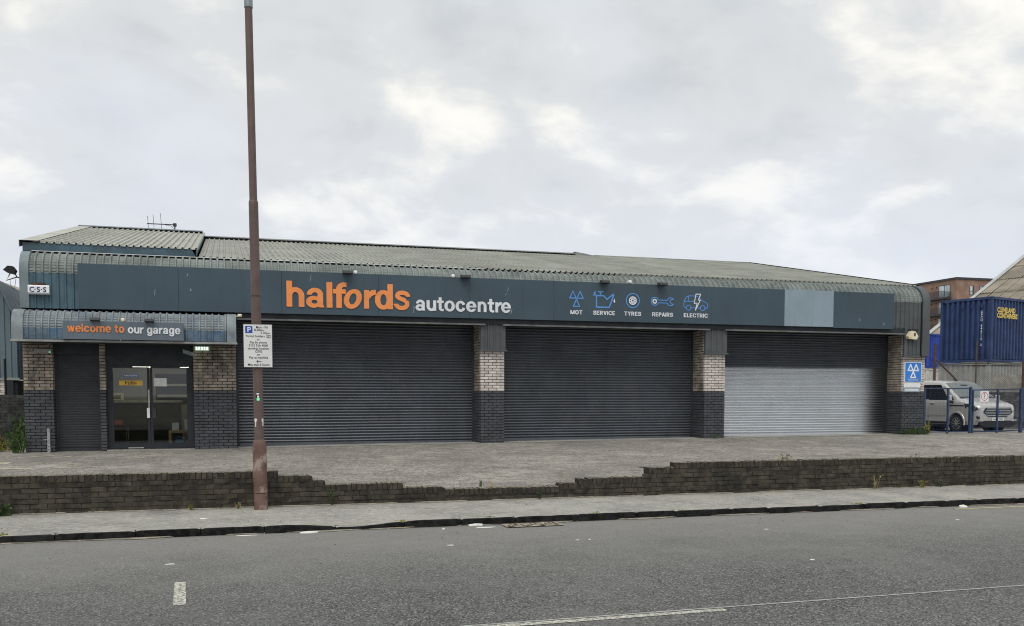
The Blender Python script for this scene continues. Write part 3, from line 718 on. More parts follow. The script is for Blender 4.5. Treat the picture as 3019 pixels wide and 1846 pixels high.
# ---- ribbed wall cladding and curved eave, panel by panel
PITCH = (BR - BL) / 156.0; NP = 26; PW = 6 * PITCH
def rib_cols(w, n, h):
    p = w / n; cols = []
    for i in range(n):
        x = i * p; cols += [(x, 0), (x + .60 * p, 0), (x + .70 * p, h), (x + .88 * p, h), (x + .98 * p, 0)]
    return cols + [(w, 0)]
def clad_panel(w, n, h, z0, z1, mat_):
    cols = rib_cols(w, n, h); return MB().grid([[(x, -d, z0) for x, d in cols], [(x, -d, z1) for x, d in cols]]).mesh('cladding_panel', mat_)
def curved_panel(w, n, h, Rr, ncr, lead, tail, mat_, sl=R(11.5), name='eave_panel'):
    """quarter-round crimped sheet: starts vertical at (y=0, z=0), bends back over radius Rr"""
    cols = rib_cols(w, n, h); st = [(0.0, 0.0, 0)] + ([(0.0, lead, 0)] if lead else []); A = math.pi / 2 - sl
    k = ncr * 3
    for i in range(k + 1):
        t = A * i / k; dep = (0, .016, .0)[i % 3] if 0 < i < k - 2 else 0
        st.append((t, lead, dep))
    rows = []
    for q, (t, z, dep) in enumerate(st):
        row = []
        for (x, d) in cols:
            rib = d > 1e-5; off = d - (0 if rib else dep)
            y = Rr - Rr * math.cos(t); zz = z + Rr * math.sin(t)
            row.append((x, y - off * math.cos(t), zz + off * math.sin(t)))
        rows.append(row)
    if tail:
        row = [(x, y + tail * math.cos(sl), z + tail * math.sin(sl)) for (x, y, z) in rows[-1]]; rows.append(row)
    return MB().grid(rows).mesh(name, mat_)
EV_Z, EV_R, EV_Y = 4.60, .50, 23.93
cl_b = clad_panel(PW, 6, .030, 3.79, EV_Z + .01, 'blue_cladding'); cl_g = clad_panel(PW, 6, .030, 3.79, EV_Z + .01, 'grey_cladding')
ev = curved_panel(PW, 6, .040, EV_R, 9, .0, .06, 'eave_steel')
for i in range(NP):
    x = BL + i * PW
    put(ev, 'eave_panel', G, (x, EV_Y, EV_Z))
    if i < 3: put(cl_b, 'cladding_panel', G, (x, EV_Y + .004, 0))
    elif i > 22: put(cl_g, 'cladding_panel', G, (x, EV_Y + .004, 0))
# pier cladding
def pier_clad(X0, X1, z0, z1, n, label=None):
    me = clad_panel(X1 - X0 - .16, n, .028, z0 + .03, z1, 'grey_cladding'); o = put(me, 'cladding_panel', G, (X0 + .08, 23.965, 0))
    t = MB(); t.box(X0, X0 + .10, 23.935, 24.02, z0 + .03, z1); t.box(X1 - .10, X1, 23.935, 24.02, z0 + .03, z1)
    t.box(X0 - .03, X1 + .03, 23.89, 24.05, z0 - .012, z0 + .028); t.box(X0 + .06, X1 - .06, 23.97, 24.6, z0 + .03, z1 - .01)
    t.build('corner_flashing', 'grey_cladding', G)
pier_clad(6.36, 7.04, 2.965, 3.80, 3); pier_clad(12.92, 13.60, 2.965, 3.80, 3); pier_clad(19.62, 20.20, 2.965, 3.79, 3)
MB().box(20.20, 20.44, 23.89, 24.05, 2.953, 2.993).build('corner_flashing', 'grey_cladding', G)
# curved end caps
def end_cap(x0, x1, zlow, mat_, front, Rr, z, name='eave_end_cap', back=None, sl=R(11.5)):
    pr = [(front, zlow), (front, z)] + [(front + Rr - Rr * math.cos((math.pi / 2 - sl) * i / 12), z + Rr * math.sin((math.pi / 2 - sl) * i / 12)) for i in range(1, 13)]
    mb = MB(); yb = back or front + Rr + .25
    mb.grid([[(x0, y, zz) for y, zz in pr], [(x1, y, zz) for y, zz in pr]])
    for x in (x0, x1): mb.add([(x, y, zz) for y, zz in pr] + [(x, yb, pr[-1][1]), (x, yb, zlow)], [tuple(range(len(pr) + 2))])
    return mb.build(name, mat_, G, True)
end_cap(BL - .03, BL + .16, 3.79, 'eave_cap', EV_Y - .045, EV_R + .04, EV_Z)
end_cap(BR - .235, BR + .02, 2.995, 'grey_cladding', EV_Y - .060, EV_R + .06, EV_Z)
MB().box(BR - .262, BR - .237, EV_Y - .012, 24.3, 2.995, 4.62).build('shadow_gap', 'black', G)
# ---- roof
RS = 2.04 / 10.0; SL = math.atan(RS); E0 = (24.44, 5.125); RIDGE = (34.4, 5.125 + RS * (34.4 - 24.44))
def roof_z(Y): return E0[1] + RS * (Y - E0[0])
def roof_panel(w, n, h, Y0, Y1, dz, mat_, dirn=1):
    cols = rib_cols(w, n, h); rows = []
    for k in range(5):
        Y = Y0 + (Y1 - Y0) * k / 4; rows.append([(x, Y, roof_z(Y) + dz + d + .006 * mnoise.noise((x, Y * .8, 2))) for x, d in cols])
    return MB().grid(rows).mesh('roof_panel', mat_)
rp_me = [roof_panel(PW, 6, .034, E0[0] - .02, RIDGE[0], .03, 'roof_steel') for _ in range(1)]
for i in range(NP):
    if i >= 4: put(rp_me[0], 'roof_panel', G, (BL + i * PW, 0, 0))
pale = roof_panel(PW, 6, .045, 24.72, RIDGE[0] - .1, .20, 'roof_sheet_pale')
for i in range(4): put(pale, 'roof_panel', G, (BL - .02 + i * PW, 0, 0), label='pale newer sheet of the raised roof end')
x1 = BL + 4 * PW
t = MB(); t.add([(BL - .10, 24.74, 5.20), (x1 - .06, 24.74, 5.20), (x1 - .16, 24.74, 5.395), (BL - .10, 24.74, 5.395)], [(0, 1, 2, 3)])
t.add([(BL - .10, 24.74, 5.10), (BL - .10, 34.4, 7.0), (BL - .10, 34.4, 7.36), (BL - .10, 24.74, 5.395)], [(0, 1, 2, 3)])
t.add([(x1 - .06, 24.5, 5.12), (x1 - .06, 34.3, 7.14), (x1 - .06, 34.3, 7.35), (x1 - .06, 24.74, 5.395)], [(0, 1, 2, 3)]); t.build('roof_step_fascia', 'blue_cladding', G)
# flat verge trim of the raised end
b0 = 24.66; MB().add([(BL - .16, b0, roof_z(b0) + .262), (BL + .24, b0, roof_z(b0) + .262), (BL + .24, 34.4, roof_z(34.4) + .262), (BL - .16, 34.4, roof_z(34.4) + .262),
                      (BL - .16, b0, roof_z(b0) + .10), (BL - .16, 34.4, roof_z(34.4) + .10)], [(0, 1, 2, 3), (0, 3, 5, 4)]).build('verge_trim', 'roof_sheet_pale', G)
MB().box(BL + .15, 6.6, 24.405, 24.455, 5.150, 5.164).build('eave_strip', 'white_flashing', G)
MB().box(BL + .15, 10.5, 24.46, 24.52, 5.0, 5.15).build('eave_filler', 'black', G)
MB().box(10.5, BR - .25, 24.45, 24.52, 5.0, 5.188).build('eave_filler', 'roof_steel', G)
def ridge_strip(a, b, h, mat_):
    z = RIDGE[1]; mb = MB(); mb.prism([(34.16, z + h - .015), (34.16, z + h + .012), (34.4, z + h + .062), (34.64, z + h + .012), (34.64, z + h - .015), (34.4, z + h + .035)], 'x', a, b); mb.build('ridge_cap', mat_, G)
    MB().box(a, b, 34.24, 34.55, z - .1, z + h).build('ridge_filler', 'black', G)
ridge_strip(BL - .16, x1 - .1, .235, 'galvanised'); ridge_strip(x1 - .1, 12.85, .072, 'flashing')
MB().add([(12.85, 34.2, RIDGE[1]), (12.85, 34.2, RIDGE[1] + .15), (13.65, 34.2, RIDGE[1] + .03), (13.65, 34.2, RIDGE[1]), (12.85, 34.6, RIDGE[1]), (12.85, 34.6, RIDGE[1] + .15), (13.65, 34.6, RIDGE[1] + .03), (13.65, 34.6, RIDGE[1])],
         [(0, 1, 2, 3), (4, 5, 6, 7), (1, 5, 6, 2)]).build('ridge_end', 'flashing', G)
MB().box(13.65, BR, 34.2, 34.6, RIDGE[1] - .1, RIDGE[1] + .055).build('ridge_cap', 'roof_steel', G)
zr = RIDGE[1] + .03
MB().add([(BL - .1, 34.41, zr), (BR + .02, 34.41, zr), (BR + .02, 44.4, 5.13), (BL - .1, 44.4, 5.13)], [(0, 1, 2, 3)]).build('rear_roof_slope', 'roof_steel', G)
MB().add([(BR - .04, 24.42, roof_z(24.42) + .085), (BR + .05, 24.42, roof_z(24.42) + .085), (BR + .05, 34.4, zr + .06), (BR - .04, 34.4, zr + .06), (BR + .05, 24.42, roof_z(24.42) - .1), (BR + .05, 34.4, zr - .13)],
         [(0, 1, 2, 3), (1, 4, 5, 2)]).build('verge_trim', 'dark_grey', G)
for X, nm in ((BL + .02, 'side_wall'), (BR - .01, 'side_wall')):
    MB().add([(X, 24.3, .2), (X, 44.3, .2), (X, 44.3, 5.12), (X, 34.4, zr - .04), (X, 24.42, 5.12), (X, 24.3, 4.9)], [(0, 1, 2, 3, 4, 5)]).build(nm, 'neighbour_cladding' if X < 0 else 'grey_cladding', G)
MB().box(BL + .04, BR - .04, 44.28, 44.32, .2, 5.12).build('rear_wall', 'grey_cladding', G)

# ---- entrance canopy
CY, CR_ = 23.12, .40
cp0, cp1 = -4.54, .20; cw = (cp1 - .20 - (cp0 + .20)) / 5.0
cpan = curved_panel(cw, 6, .026, CR_, 9, .0, .42, 'canopy_steel', R(3), 'canopy_panel'); clow = clad_panel(cw, 6, .026, 3.045, 3.30, 'canopy_lower')
for i in range(5):
    put(cpan, 'canopy_panel', G, (cp0 + .20 + i * cw, CY, 3.295)); put(clow, 'canopy_skirt', G, (cp0 + .20 + i * cw, CY + .003, 0))
end_cap(cp0, cp0 + .23, 3.03, 'canopy_steel', CY - .04, CR_ + .035, 3.29, 'canopy_end_cap', 24.0, R(3)); end_cap(cp1 - .20, cp1 + .01, 3.03, 'canopy_steel', CY - .04, CR_ + .035, 3.29, 'canopy_end_cap', 24.0, R(3))
c = MB(); c.box(cp0 - .02, cp1 + .03, CY - .055, CY + .02, 2.985, 3.032); c.build('canopy_drip_edge', 'flashing', G)
c = MB(); c.box(cp0 + .02, cp1 - .02, CY + .021, 24.05, 2.99, 3.025); c.build('canopy_soffit', 'soffit', G)
c = MB(); c.box(-3.87, -2.885, 24.12, 24.20, 2.75, 3.0); c.box(-2.745, -.795, 24.10, 24.30, 2.50, 3.0); c.build('transom_panel', 'dark_trim', G)
# ---- glazed double door
D = MB(); DY = 24.13
D.box(-2.745, -2.66, DY, DY + .10, .50, 2.50); D.box(-.90, -.795, DY, DY + .10, .50, 2.50); D.box(-2.66, -.90, DY, DY + .10, 2.475, 2.50)
door_root = D.build('door_frame', 'dark_trim', G)
MB().box(-2.75, -.79, 23.93, 24.25, .40, .505).build('threshold', 'pavement', G)
def leaf(x0, x1, nm, hx0, hx1):
    f = MB(); z0, z1 = .525, 2.47; sw = .055
    f.box(x0, x0 + sw, DY + .01, DY + .055, z0, z1); f.box(x1 - sw, x1, DY + .01, DY + .055, z0, z1)
    f.box(x0 + sw, x1 - sw, DY + .01, DY + .055, z0, z0 + .12); f.box(x0 + sw, x1 - sw, DY + .01, DY + .055, z1 - .025, z1)
    l = f.build('door', 'dark_trim', G)
    MB().add([(x0 + sw, DY + .03, z0 + .12), (x1 - sw, DY + .03, z0 + .12), (x1 - sw, DY + .03, z1 - .025), (x0 + sw, DY + .03, z1 - .025)], [(0, 1, 2, 3)]).build('pane', 'door_glass', l)
    return l
dl = leaf(-2.66, -1.795, 'door', 0, 0); dr = leaf(-1.785, -.90, 'door', 0, 0)
MB().cbox(-1.865, -1.80, DY - .02, DY + .009, 1.25, 1.49, .004).build('push_plate', 'pure_white', dl)
MB().cbox(-1.745, -1.66, DY - .03, DY + .009, 1.25, 1.48, .004).build('lock_box', 'dark_grey', dr)
MB().box(-1.835, -1.80, DY + .004, DY + .0095, 1.49, 1.93).build('worn_edge', 'white_paint_thin', dl)
MB().box(-2.30, -1.95, DY + .004, DY + .0095, .527, .55).build('scuffed_rail', 'white_paint_thin', dl)
# ---- reception room behind the door
rm = MB(); rx0, rx1, ry1, rz0, rz1 = -3.35, .15, 28.4, .47, 2.62
rm.add([(rx0, ry1, rz0), (rx1, ry1, rz0), (rx1, ry1, rz1), (rx0, ry1, rz1)], [(0, 1, 2, 3)])
rm.add([(rx0, 24.6, rz0), (rx0, ry1, rz0), (rx0, ry1, rz1), (rx0, 24.6, rz1)], [(0, 1, 2, 3)]); rm.add([(rx1, 24.76, rz0), (rx1, ry1, rz0), (rx1, ry1, rz1), (rx1, 24.76, rz1)], [(0, 1, 2, 3)])
rm.build('room_wall', 'room_wall', G)
cl_ = MB(); cl_.box(-2.74, rx1, 24.32, ry1, rz1, rz1 + .04); cl_.box(rx0, -2.742, 24.42, ry1, rz1, rz1 + .04); cl_.build('room_ceiling', 'room_wall', G); MB().box(-2.74, rx1, 24.26, ry1, rz0 - .03, rz0 + .012).build('room_floor', 'room_floor', G); MB().box(rx0, -2.742, 24.42, ry1, rz0 - .03, rz0 + .012).build('room_floor', 'room_floor', G)
MB().box(-3.40, -2.70, 24.34, 24.38, .4, 2.6).build('room_partition', 'room_dark', G); MB().box(-.85, .16, 24.74, 24.765, .4, 2.6).build('room_partition', 'room_wall', G)
MB().box(-1.95, rx1 - .02, ry1 - .03, ry1 - .01, 1.55, 2.40).build('room_hatch', 'room_dark', G)

cn = empty('reception_counter', (-1.9, 27.2, rz0), 'dark reception counter with pale top seen through the glass door', 'counter')
MB().box(-3.3, -1.25, 27.0, 27.7, rz0 + .013, 1.60).build('counter_front', 'room_dark', cn); MB().box(-3.32, -1.2, 26.94, 27.75, 1.603, 1.66).build('counter_top', 'counter_top', cn)
for k, (a, b, y) in enumerate(((-2.95, -2.45, 25.9), (-1.95, -1.45, 26.0), (-2.45, -2.0, 27.3), (-1.25, -.85, 27.4))):
    MB().cbox(a, b, y, y + .10, 2.54, 2.585, .01).build('ceiling_tube_lamp', 'tube_light', label=['lit fluorescent tube nearest the glazing of the door with the yellow plate', 'lit fluorescent tube behind the upper part of the second door leaf', 'lit fluorescent tube deep in the reception room near the door edge', 'lit fluorescent tube deepest towards the pier side of the room'][k], cat='lamp', group='reception ceiling lamps')
def flat_thing(name, x0, x1, y, z0, z1, mat_, label, cat, th=.006): return MB().box(x0, x1, y - th, y, z0, z1).build(name, mat_, label=label, cat=cat)
ps = empty('push_plate_sign', (-2.2, DY + .028, 2.03), 'yellow number-plate style sign reading PUSH on the glass door', 'sign')
MB().box(-2.475, -1.95, DY + .018, DY + .026, 2.03, 2.145).build('plate', 'push_yellow', ps); word('PUSH', CAP, -2.34, -2.09, 2.05, .075, DY + .018, 'black', ps, .14, .002, 24, joined='lettering')
rs_ = empty('reception_sign', (-2.3, 27.9, 2.3), 'small dark blue RECEPTION sign hanging inside above the yellow plate', 'sign')
MB().box(-2.76, -2.36, 27.9, 27.92, 2.30, 2.39).build('plate', 'sign_blue', rs_); print_text('RECEPTION', .06, -2.56, 2.322, 27.895, 'pure_white', rs_, gap=1.05)
flat_thing('notice_sheet', -1.70, -1.41, DY + .026, 2.01, 2.205, 'paper', 'blank white sheet taped inside the second glass door leaf', 'notice', .002)
flat_thing('wall_shelf_strip', -1.9, -.9, 28.3, 2.06, 2.12, 'counter_top', 'pale upper shelf strip on the dark hatch behind the counter', 'shelf', .1)
flat_thing('wall_shelf_strip', -1.9, -.9, 28.3, 1.74, 1.82, 'counter_top', 'pale lower shelf strip on the dark hatch behind the counter', 'shelf', .1)
bx = empty('cardboard_box', (-2.8, 27.1, 1.66), 'small pale printed box standing on the reception counter', 'box'); MB().cbox(-2.98, -2.68, 27.05, 27.3, 1.662, 1.86, .005).build('carton', 'cream_plastic', bx); MB().add([(-2.93, 27.047, 1.70), (-2.73, 27.047, 1.70), (-2.73, 27.047, 1.80), (-2.93, 27.047, 1.80)], [(0, 1, 2, 3)]).build('printed_label', 'leaf_yellow', bx)
tb = empty('side_table', (-1.2, 25, rz0), 'pale wooden side table inside the door holding white cards', 'table')
MB().cbox(-1.43, -.88, 24.85, 25.3, .855, .915, .004).build('table_top', 'wood', tb)
for (a, b) in ((-1.43, 24.85), (-1.43, 25.24), (-.94, 24.85), (-.94, 25.24)): MB().box(a, a + .06, b, b + .06, rz0 + .013, .854).build('leg', 'wood', tb)
flat_thing('white_card', -1.355, -1.19, 25.0, .916, 1.11, 'paper', 'short white card standing on the wooden side table', 'card', .02)
flat_thing('white_card', -1.06, -.95, 25.0, .916, 1.19, 'paper', 'tall narrow white card standing on the wooden side table', 'card', .02)
jc = empty('jerrycan', (-1.17, 25.05, rz0), 'blue plastic jerrycan under the wooden side table', 'canister')
MB().cbox(-1.30, -1.06, 24.97, 25.13, rz0 + .013, .70, .02).build('body', 'blue_plastic', jc); MB().tube([(-1.27, 25.05, .70), (-1.25, 25.05, .75), (-1.15, 25.05, .76), (-1.12, 25.05, .70)], .014, 8).build('handle', 'blue_plastic', jc); MB().tube([(-1.085, 25.05, .70), (-1.085, 25.05, .745)], .022, 10).build('cap', 'pure_white', jc)
ch = empty('chair', (-2.65, 25.9, rz0), 'orange-backed steel chair inside the reception door', 'chair')
MB().cbox(-2.86, -2.60, 25.95, 25.99, 1.03, 1.15, .012).build('backrest', 'seat_orange', ch); MB().cbox(-2.9, -2.45, 25.5, 25.94, .90, .95, .012).build('seat', 'room_dark', ch)
for (a, b) in ((-2.88, 25.52), (-2.47, 25.52), (-2.88, 25.96), (-2.47, 25.96)): MB().tube([(a, b, rz0 + .013), (a, b, 1.02)], .012, 8).build('leg', 'chrome', ch)

# ================================================================== SIGNS ON THE GARAGE
FS = empty('fascia_sign', (8, 23.8, 3.79), 'long slate-blue fascia sign with orange and white lettering and five blue service icons', 'sign')
JX = [-3.27, -1.08, 1.30, 3.67, 6.02, 8.34, 10.69, 13.03, 15.36, 17.00, 19.11]
for i in range(10):
    m_ = 'sign_board_blank' if i == 8 else 'sign_board'
    o = MB().cbox(JX[i] + .002, JX[i + 1] - .002, 23.80 - (.006 if i == 8 else 0), 23.89, 3.79 + (.0 if i < 9 else -.02), 4.83, .003).build('panel', m_, FS)
    if i == 8: o['label'] = 'pale grey replacement panel without lettering'
for (x, z, w_, h_, t_) in ((-.88, 4.62, .018, .06, .2), (-.80, 4.28, .03, .05, -.3), (-1.62, 4.15, .016, .13, .15), (1.98, 4.60, .014, .15, .2), (4.56, 3.90, .014, .16, 0), (4.57, 3.99, .03, .05, 0), (7.14, 3.93, .02, .12, .3), (7.05, 4.52, .02, .09, .4), (7.0, 4.42, .015, .05, .4), (17.9, 4.0, .035, .06, .1), (18.75, 3.90, .05, .06, 0), (5.8, 4.24, .02, .05, 0)):
    MB().add([(x - w_ / 2, 23.7985, z), (x + w_ / 2, 23.7985, z - .01), (x + w_ / 2 + t_ * h_, 23.7985, z + h_), (x + t_ * h_ - w_ * .1, 23.7985, z + h_ * 1.1)], [(0, 1, 2, 3)]).build('bird_dropping', 'galvanised', FS)
OR_ = ['orange', 'letter_edge']; FY = 23.799
for ch_, a, b, sh_ in (('h', 1.41, 1.84, 0), ('a', 1.88, 2.325, 0), ('l', 2.375, 2.52, 0), ('f', 2.535, 2.86, 0), ('o', 2.76, 3.20, .09), ('r', 3.30, 3.60, 0), ('d', 3.575, 4.03, 0), ('s', 4.08, 4.45, 0)):
    letter(ch_, LOW, a, b, 3.965, .462, FY, OR_, FS, .018, 44, sh_)
for ch_, a, b in (('a', 4.61, 4.865), ('u', 4.895, 5.145), ('t', 5.165, 5.345), ('o', 5.36, 5.635), ('c', 5.655, 5.915), ('e', 5.935, 6.21), ('n', 6.245, 6.48), ('t', 6.51, 6.69), ('r', 6.72, 6.895), ('e', 6.875, 7.145)):
    letter(ch_, LOW, a, b, 3.955, .265, FY, ['letter_white', 'galvanised'], FS, .014, 34)
WH = 'letter_white'
for txt, a, b in (('MOT', 8.81, 9.15), ('SERVICE', 9.46, 10.10), ('TYRES', 10.37, 10.87), ('REPAIRS', 11.20, 11.83), ('ELECTRIC', 12.16, 12.90)):
    word(txt, CAP, a, b, 3.965, .11, FY, [WH, WH], FS, .10, .006, 30, joined='caption')
def icon(name, fn, cx, cz, k, mat_, bb=(-1.2, -1.2, 1.2, 1.2), d=.006, res=46, y=FY, parent=None):
    return put(outline_mesh(fn, bb, res, on_front(cx, cz, y, k, k), d, [mat_, mat_], name), name, parent or FS)
def tri(cx, by, w, h): return [(cx - w / 2, by), (cx + w / 2, by), (cx, by + h)]
three = [tri(-.48, .08, .84, .86), tri(.48, .08, .84, .86), tri(0, -.93, .84, .86)]
def three_tri(w): return OR(*[stroke(t_, w, True) for t_ in three])
icon('three_triangle_icon', three_tri(.12), 8.98, 4.375, .215, 'icon_blue')
oil = OR(stroke([(-.75, .35), (-.75, -.7), (.55, -.7), (1.0, .45), (.95, .55), (.3, .05), (.0, .38), (-.78, .38)], .13), stroke([(-.75, .35), (-.98, .55), (-1.0, .62)], .12), stroke([(-1.04, .4), (-.86, .72)], .12), stroke([(-.35, .4), (-.35, .72)], .13), stroke([(-.55, .76), (-.12, .76)], .13))
icon('oil_can_icon', oil, 9.77, 4.37, .285, 'icon_blue', (-1.2, -.9, 1.2, .95)); icon('drip_icon', OR(ell(0, -.3, .32, .42), poly([(-.3, -.2), (.3, -.2), (0, .75)])), 10.075, 4.36, .075, WH)
icon('tyre_icon', SUB(ell(0, 0, 1, 1), ell(0, 0, .87, .87)), 10.62, 4.375, .205, 'icon_blue')
icon('wheel_icon', SUB(ell(0, 0, 1, 1), ell(0, 0, .22, .22), *[ell(.62 * math.cos(k * math.pi / 4 + .4), .62 * math.sin(k * math.pi / 4 + .4), .15, .15) for k in range(8)]), 10.62, 4.375, .115, WH)
sp_out = OR(ell(-1.25, 0, .62, .62), rect(-1.25, -.26, 1.1, .26), SUB(ell(1.2, 0, .62, .62), poly([(1.15, 0), (1.35, .25), (2.2, .3), (2.2, -.3), (1.35, -.25)])))
def grow(fn, d): return lambda X, Y: np.logical_or.reduce([fn(X + d * math.cos(a), Y + d * math.sin(a)) for a in np.linspace(0, 6.283, 17)[:-1]] + [fn(X, Y)])
def shrink(fn, d): return lambda X, Y: np.logical_and.reduce([fn(X + d * math.cos(a), Y + d * math.sin(a)) for a in np.linspace(0, 6.283, 17)[:-1]])
icon('spanner_icon', SUB(sp_out, shrink(sp_out, .13)), 11.52, 4.375, .195, 'icon_blue', (-2.0, -.8, 2.0, .8)); icon('spanner_eye_icon', SUB(ell(0, 0, 1, 1), ell(0, 0, .45, .45)), 11.275, 4.375, .068, WH)
car = OR(stroke(smooth_pts([(-1.05, -.5), (-1.25, -.45), (-1.3, -.1), (-1.15, .35), (-.85, .62), (-.3, .65), (.2, .62)], 5), .075), stroke(smooth_pts([(.3, .55), (.6, .25), (.9, .12), (1.2, -.05), (1.28, -.45), (.98, -.5)], 5), .075),
         stroke([(-.55, -.5), (-.1, -.5)], .075), stroke([(.05, -.5), (.5, -.5)], .075), stroke([(-1.2, .12), (-.25, .12)], .07), stroke([(-.8, .6), (-.85, .12)], .07), stroke(circ(-.8, -.5, .25, 18), .08), stroke(circ(.74, -.5, .25, 18), .08))
icon('car_icon', car, 12.53, 4.37, .285, 'icon_blue', (-1.4, -.85, 1.4, .8))
bolt = stroke([(-.15, .82), (.38, .82), (.12, .22), (.34, .22), (-.2, -.8), (-.02, -.1), (-.34, -.1)], .085, True)
icon('bolt_icon', bolt, 12.57, 4.385, .275, WH, (-.6, -1, .6, 1), .008)
# welcome board on the canopy
WB = empty('welcome_sign', (-2.2, 23.05, 3.05), 'slate sign board on the entrance canopy reading welcome to our garage', 'sign')
MB().cbox(-3.49, -.95, 23.00, 23.075, 3.045, 3.455, .004).build('panel', 'sign_board_welcome', WB)
word('welcome to', LOW, -3.40, -2.215, 3.205, .135, 22.999, ['orange_faded', 'letter_edge'], WB, .09, .012, 26, .48); word('our garage', LOW, -2.145, -1.02, 3.195, .135, 22.999, ['letter_white', 'galvanised'], WB, .09, .012, 26, .48)
# sign lamps, white sensors
def sign_lamp(x, y, z, s, label, group):
    e_ = empty('sign_lamp', (x, y, z), label, 'lamp', group)
    MB().prism([(y - .16 * s, z + .01), (y - .13 * s, z + .075 * s), (y + .02, z + .085 * s), (y + .04, z + .02), (y - .02, z - .01)], 'x', x - .12 * s, x + .12 * s).build('lamp_head', 'dark_grey', e_)
    MB().tube([(x, y + .02, z + .05 * s), (x, y + .20, z + .02)], .018, 8).build('bracket', 'steel', e_)
for (x, lb) in ((2.89, 'dark floodlight on the eave above the orange lettering'), (5.90, 'dark floodlight on the eave above the white lettering'), (9.75, 'dark floodlight on the eave above the oil can icon'), (11.45, 'dark floodlight on the eave above the spanner icon')):
    sign_lamp(x, 23.74, 4.80, 1.0, lb, 'floodlights along the eave')
for (x, lb) in ((-2.82, 'small dark lamp above the word welcome on the canopy'), (-1.68, 'small dark lamp above the word garage on the canopy')): sign_lamp(x, 23.0, 3.46, .85, lb, 'lamps on the canopy sign')
for (x, z, lb) in ((3.10, 4.86, 'round white button lamp beside the floodlight over the orange lettering'), (5.60, 4.86, 'round white button lamp over the white lettering'), (10.54, 4.88, 'round white button lamp over the tyre icon')):
    MB().tube([(x, 23.90, z), (x, 23.80, z), (x, 23.775, z), (x, 23.765, z)], [.045, .048, .04, .018], 14).build('button_lamp', 'pure_white', label=lb, cat='lamp', group='white button lamps')
MB().tube([(-2.25, 23.12, 3.50), (-2.25, 23.03, 3.50), (-2.25, 23.02, 3.50)], [.04, .042, .02], 14).build('button_lamp', 'cream_plastic', label='round grey button lamp between the two lamps of the canopy sign', cat='lamp')
# alarm boxes
ab = empty('alarm_box', (-4.09, 23.85, 4.1), 'white oblong alarm box lettered C S S on blue cladding', 'alarm')
MB().prism([(23.90, 4.09), (23.80, 4.10), (23.77, 4.13), (23.77, 4.27), (23.80, 4.30), (23.90, 4.31)], 'x', -4.31, -3.87).build('housing', 'pure_white', ab, label='white box faintly stained at the edges'); MB().box(-4.24, -3.96, 23.80, 23.9, 4.312, 4.36).build('hood', 'rust_post', ab)
for k, (c_, dx_) in enumerate((('C', -.135), ('·', -.068), ('S', .0), ('·', .062), ('S', .13))): print_text(c_, .155, -4.09 + dx_, 4.145, 23.768, 'navy_text', ab, 'letter', off=.03)
ab2 = empty('alarm_box', (19.8, 23.85, 3.48), 'cream triangular bell box on the far end cladding', 'alarm')
MB().prism([(19.64, 3.58), (19.68, 3.50), (19.95, 3.48), (20.01, 3.58), (19.90, 3.72), (19.75, 3.74)], 'y', 23.80, 23.92).build('housing', 'cream_plastic', ab2); MB().prism([(19.74, 3.735), (19.91, 3.72), (19.88, 3.76), (19.77, 3.77)], 'y', 23.81, 23.91).build('strobe', 'dark_grey', ab2); MB().box(19.85, 19.90, 23.795, 23.80, 3.58, 3.68).build('emblem', 'black', ab2); MB().box(19.68, 19.76, 23.795, 23.80, 3.52, 3.545).build('strip', 'push_yellow', ab2)
# MOT sign
ms = empty('test_station_sign', (19.98, 23.97, 1.9), 'blue sign with three white triangles on the end pier', 'sign')
MB().cbox(19.675, 20.295, 23.965, 23.995, 2.19, 2.81, .004).build('border', 'pure_white', ms); MB().box(19.695, 20.275, 23.962, 23.9648, 2.21, 2.79).build('field', 'mot_blue', ms)
icon('three_triangle_emblem', three_tri(.19), 19.985, 2.535, .21, 'pure_white', y=23.9615, parent=ms, d=.002); MB().box(19.80, 20.17, 23.958, 23.9612, 2.255, 2.268).build('small_print', 'letter_white', ms); MB().box(19.78, 20.19, 23.958, 23.9612, 2.285, 2.295).build('small_print', 'letter_white', ms)
no = empty('notice_board', (19.96, 23.97, 1.9), 'white notice hanging below the blue three-triangle sign', 'notice')
MB().cbox(19.675, 20.27, 23.97, 23.995, 2.035, 2.182, .003).build('upper_sheet', 'pure_white', no); MB().cbox(19.655, 20.255, 23.965, 23.995, 1.895, 2.03, .003).build('lower_sheet', 'sign_board_blank', no); MB().box(19.70, 20.20, 23.962, 23.9645, 1.935, 1.995).build('print_band', 'letter_white', no)
# bulkheads, sensor, projecting panel
bk = empty('bulkhead_lamp', (-4.06, 23.95, 2.77), 'unlit oblong bulkhead lamp above the brick pier left of the entrance', 'lamp')
MB().cbox(-4.24, -3.88, 23.90, 23.995, 2.77, 2.865, .01).build('housing', 'flashing', bk); MB().box(-3.935, -3.895, 23.895, 23.899, 2.775, 2.80).build('indicator', 'exit_green', bk)
bk2 = empty('bulkhead_lamp', (-.58, 23.9, 2.86), 'lit greenish bulkhead lamp under the canopy right of the entrance', 'lamp')
MB().cbox(-.745, -.415, 23.86, 23.98, 2.87, 2.965, .01).build('diffuser', 'lamp_dim', bk2); MB().box(-.72, -.44, 23.88, 23.97, 2.968, 2.985).build('mounting', 'dark_grey', bk2)
for k in range(5): MB().box(-.715 + k * .06, -.685 + k * .06, 23.855, 23.8595, 2.885, 2.95).build('led_strip', 'lamp_lit', bk2)
hp = empty('projecting_panel', (-.88, 23.8, 2.72), 'small grey panel projecting on a bracket beside the lit bulkhead lamp', 'sign')
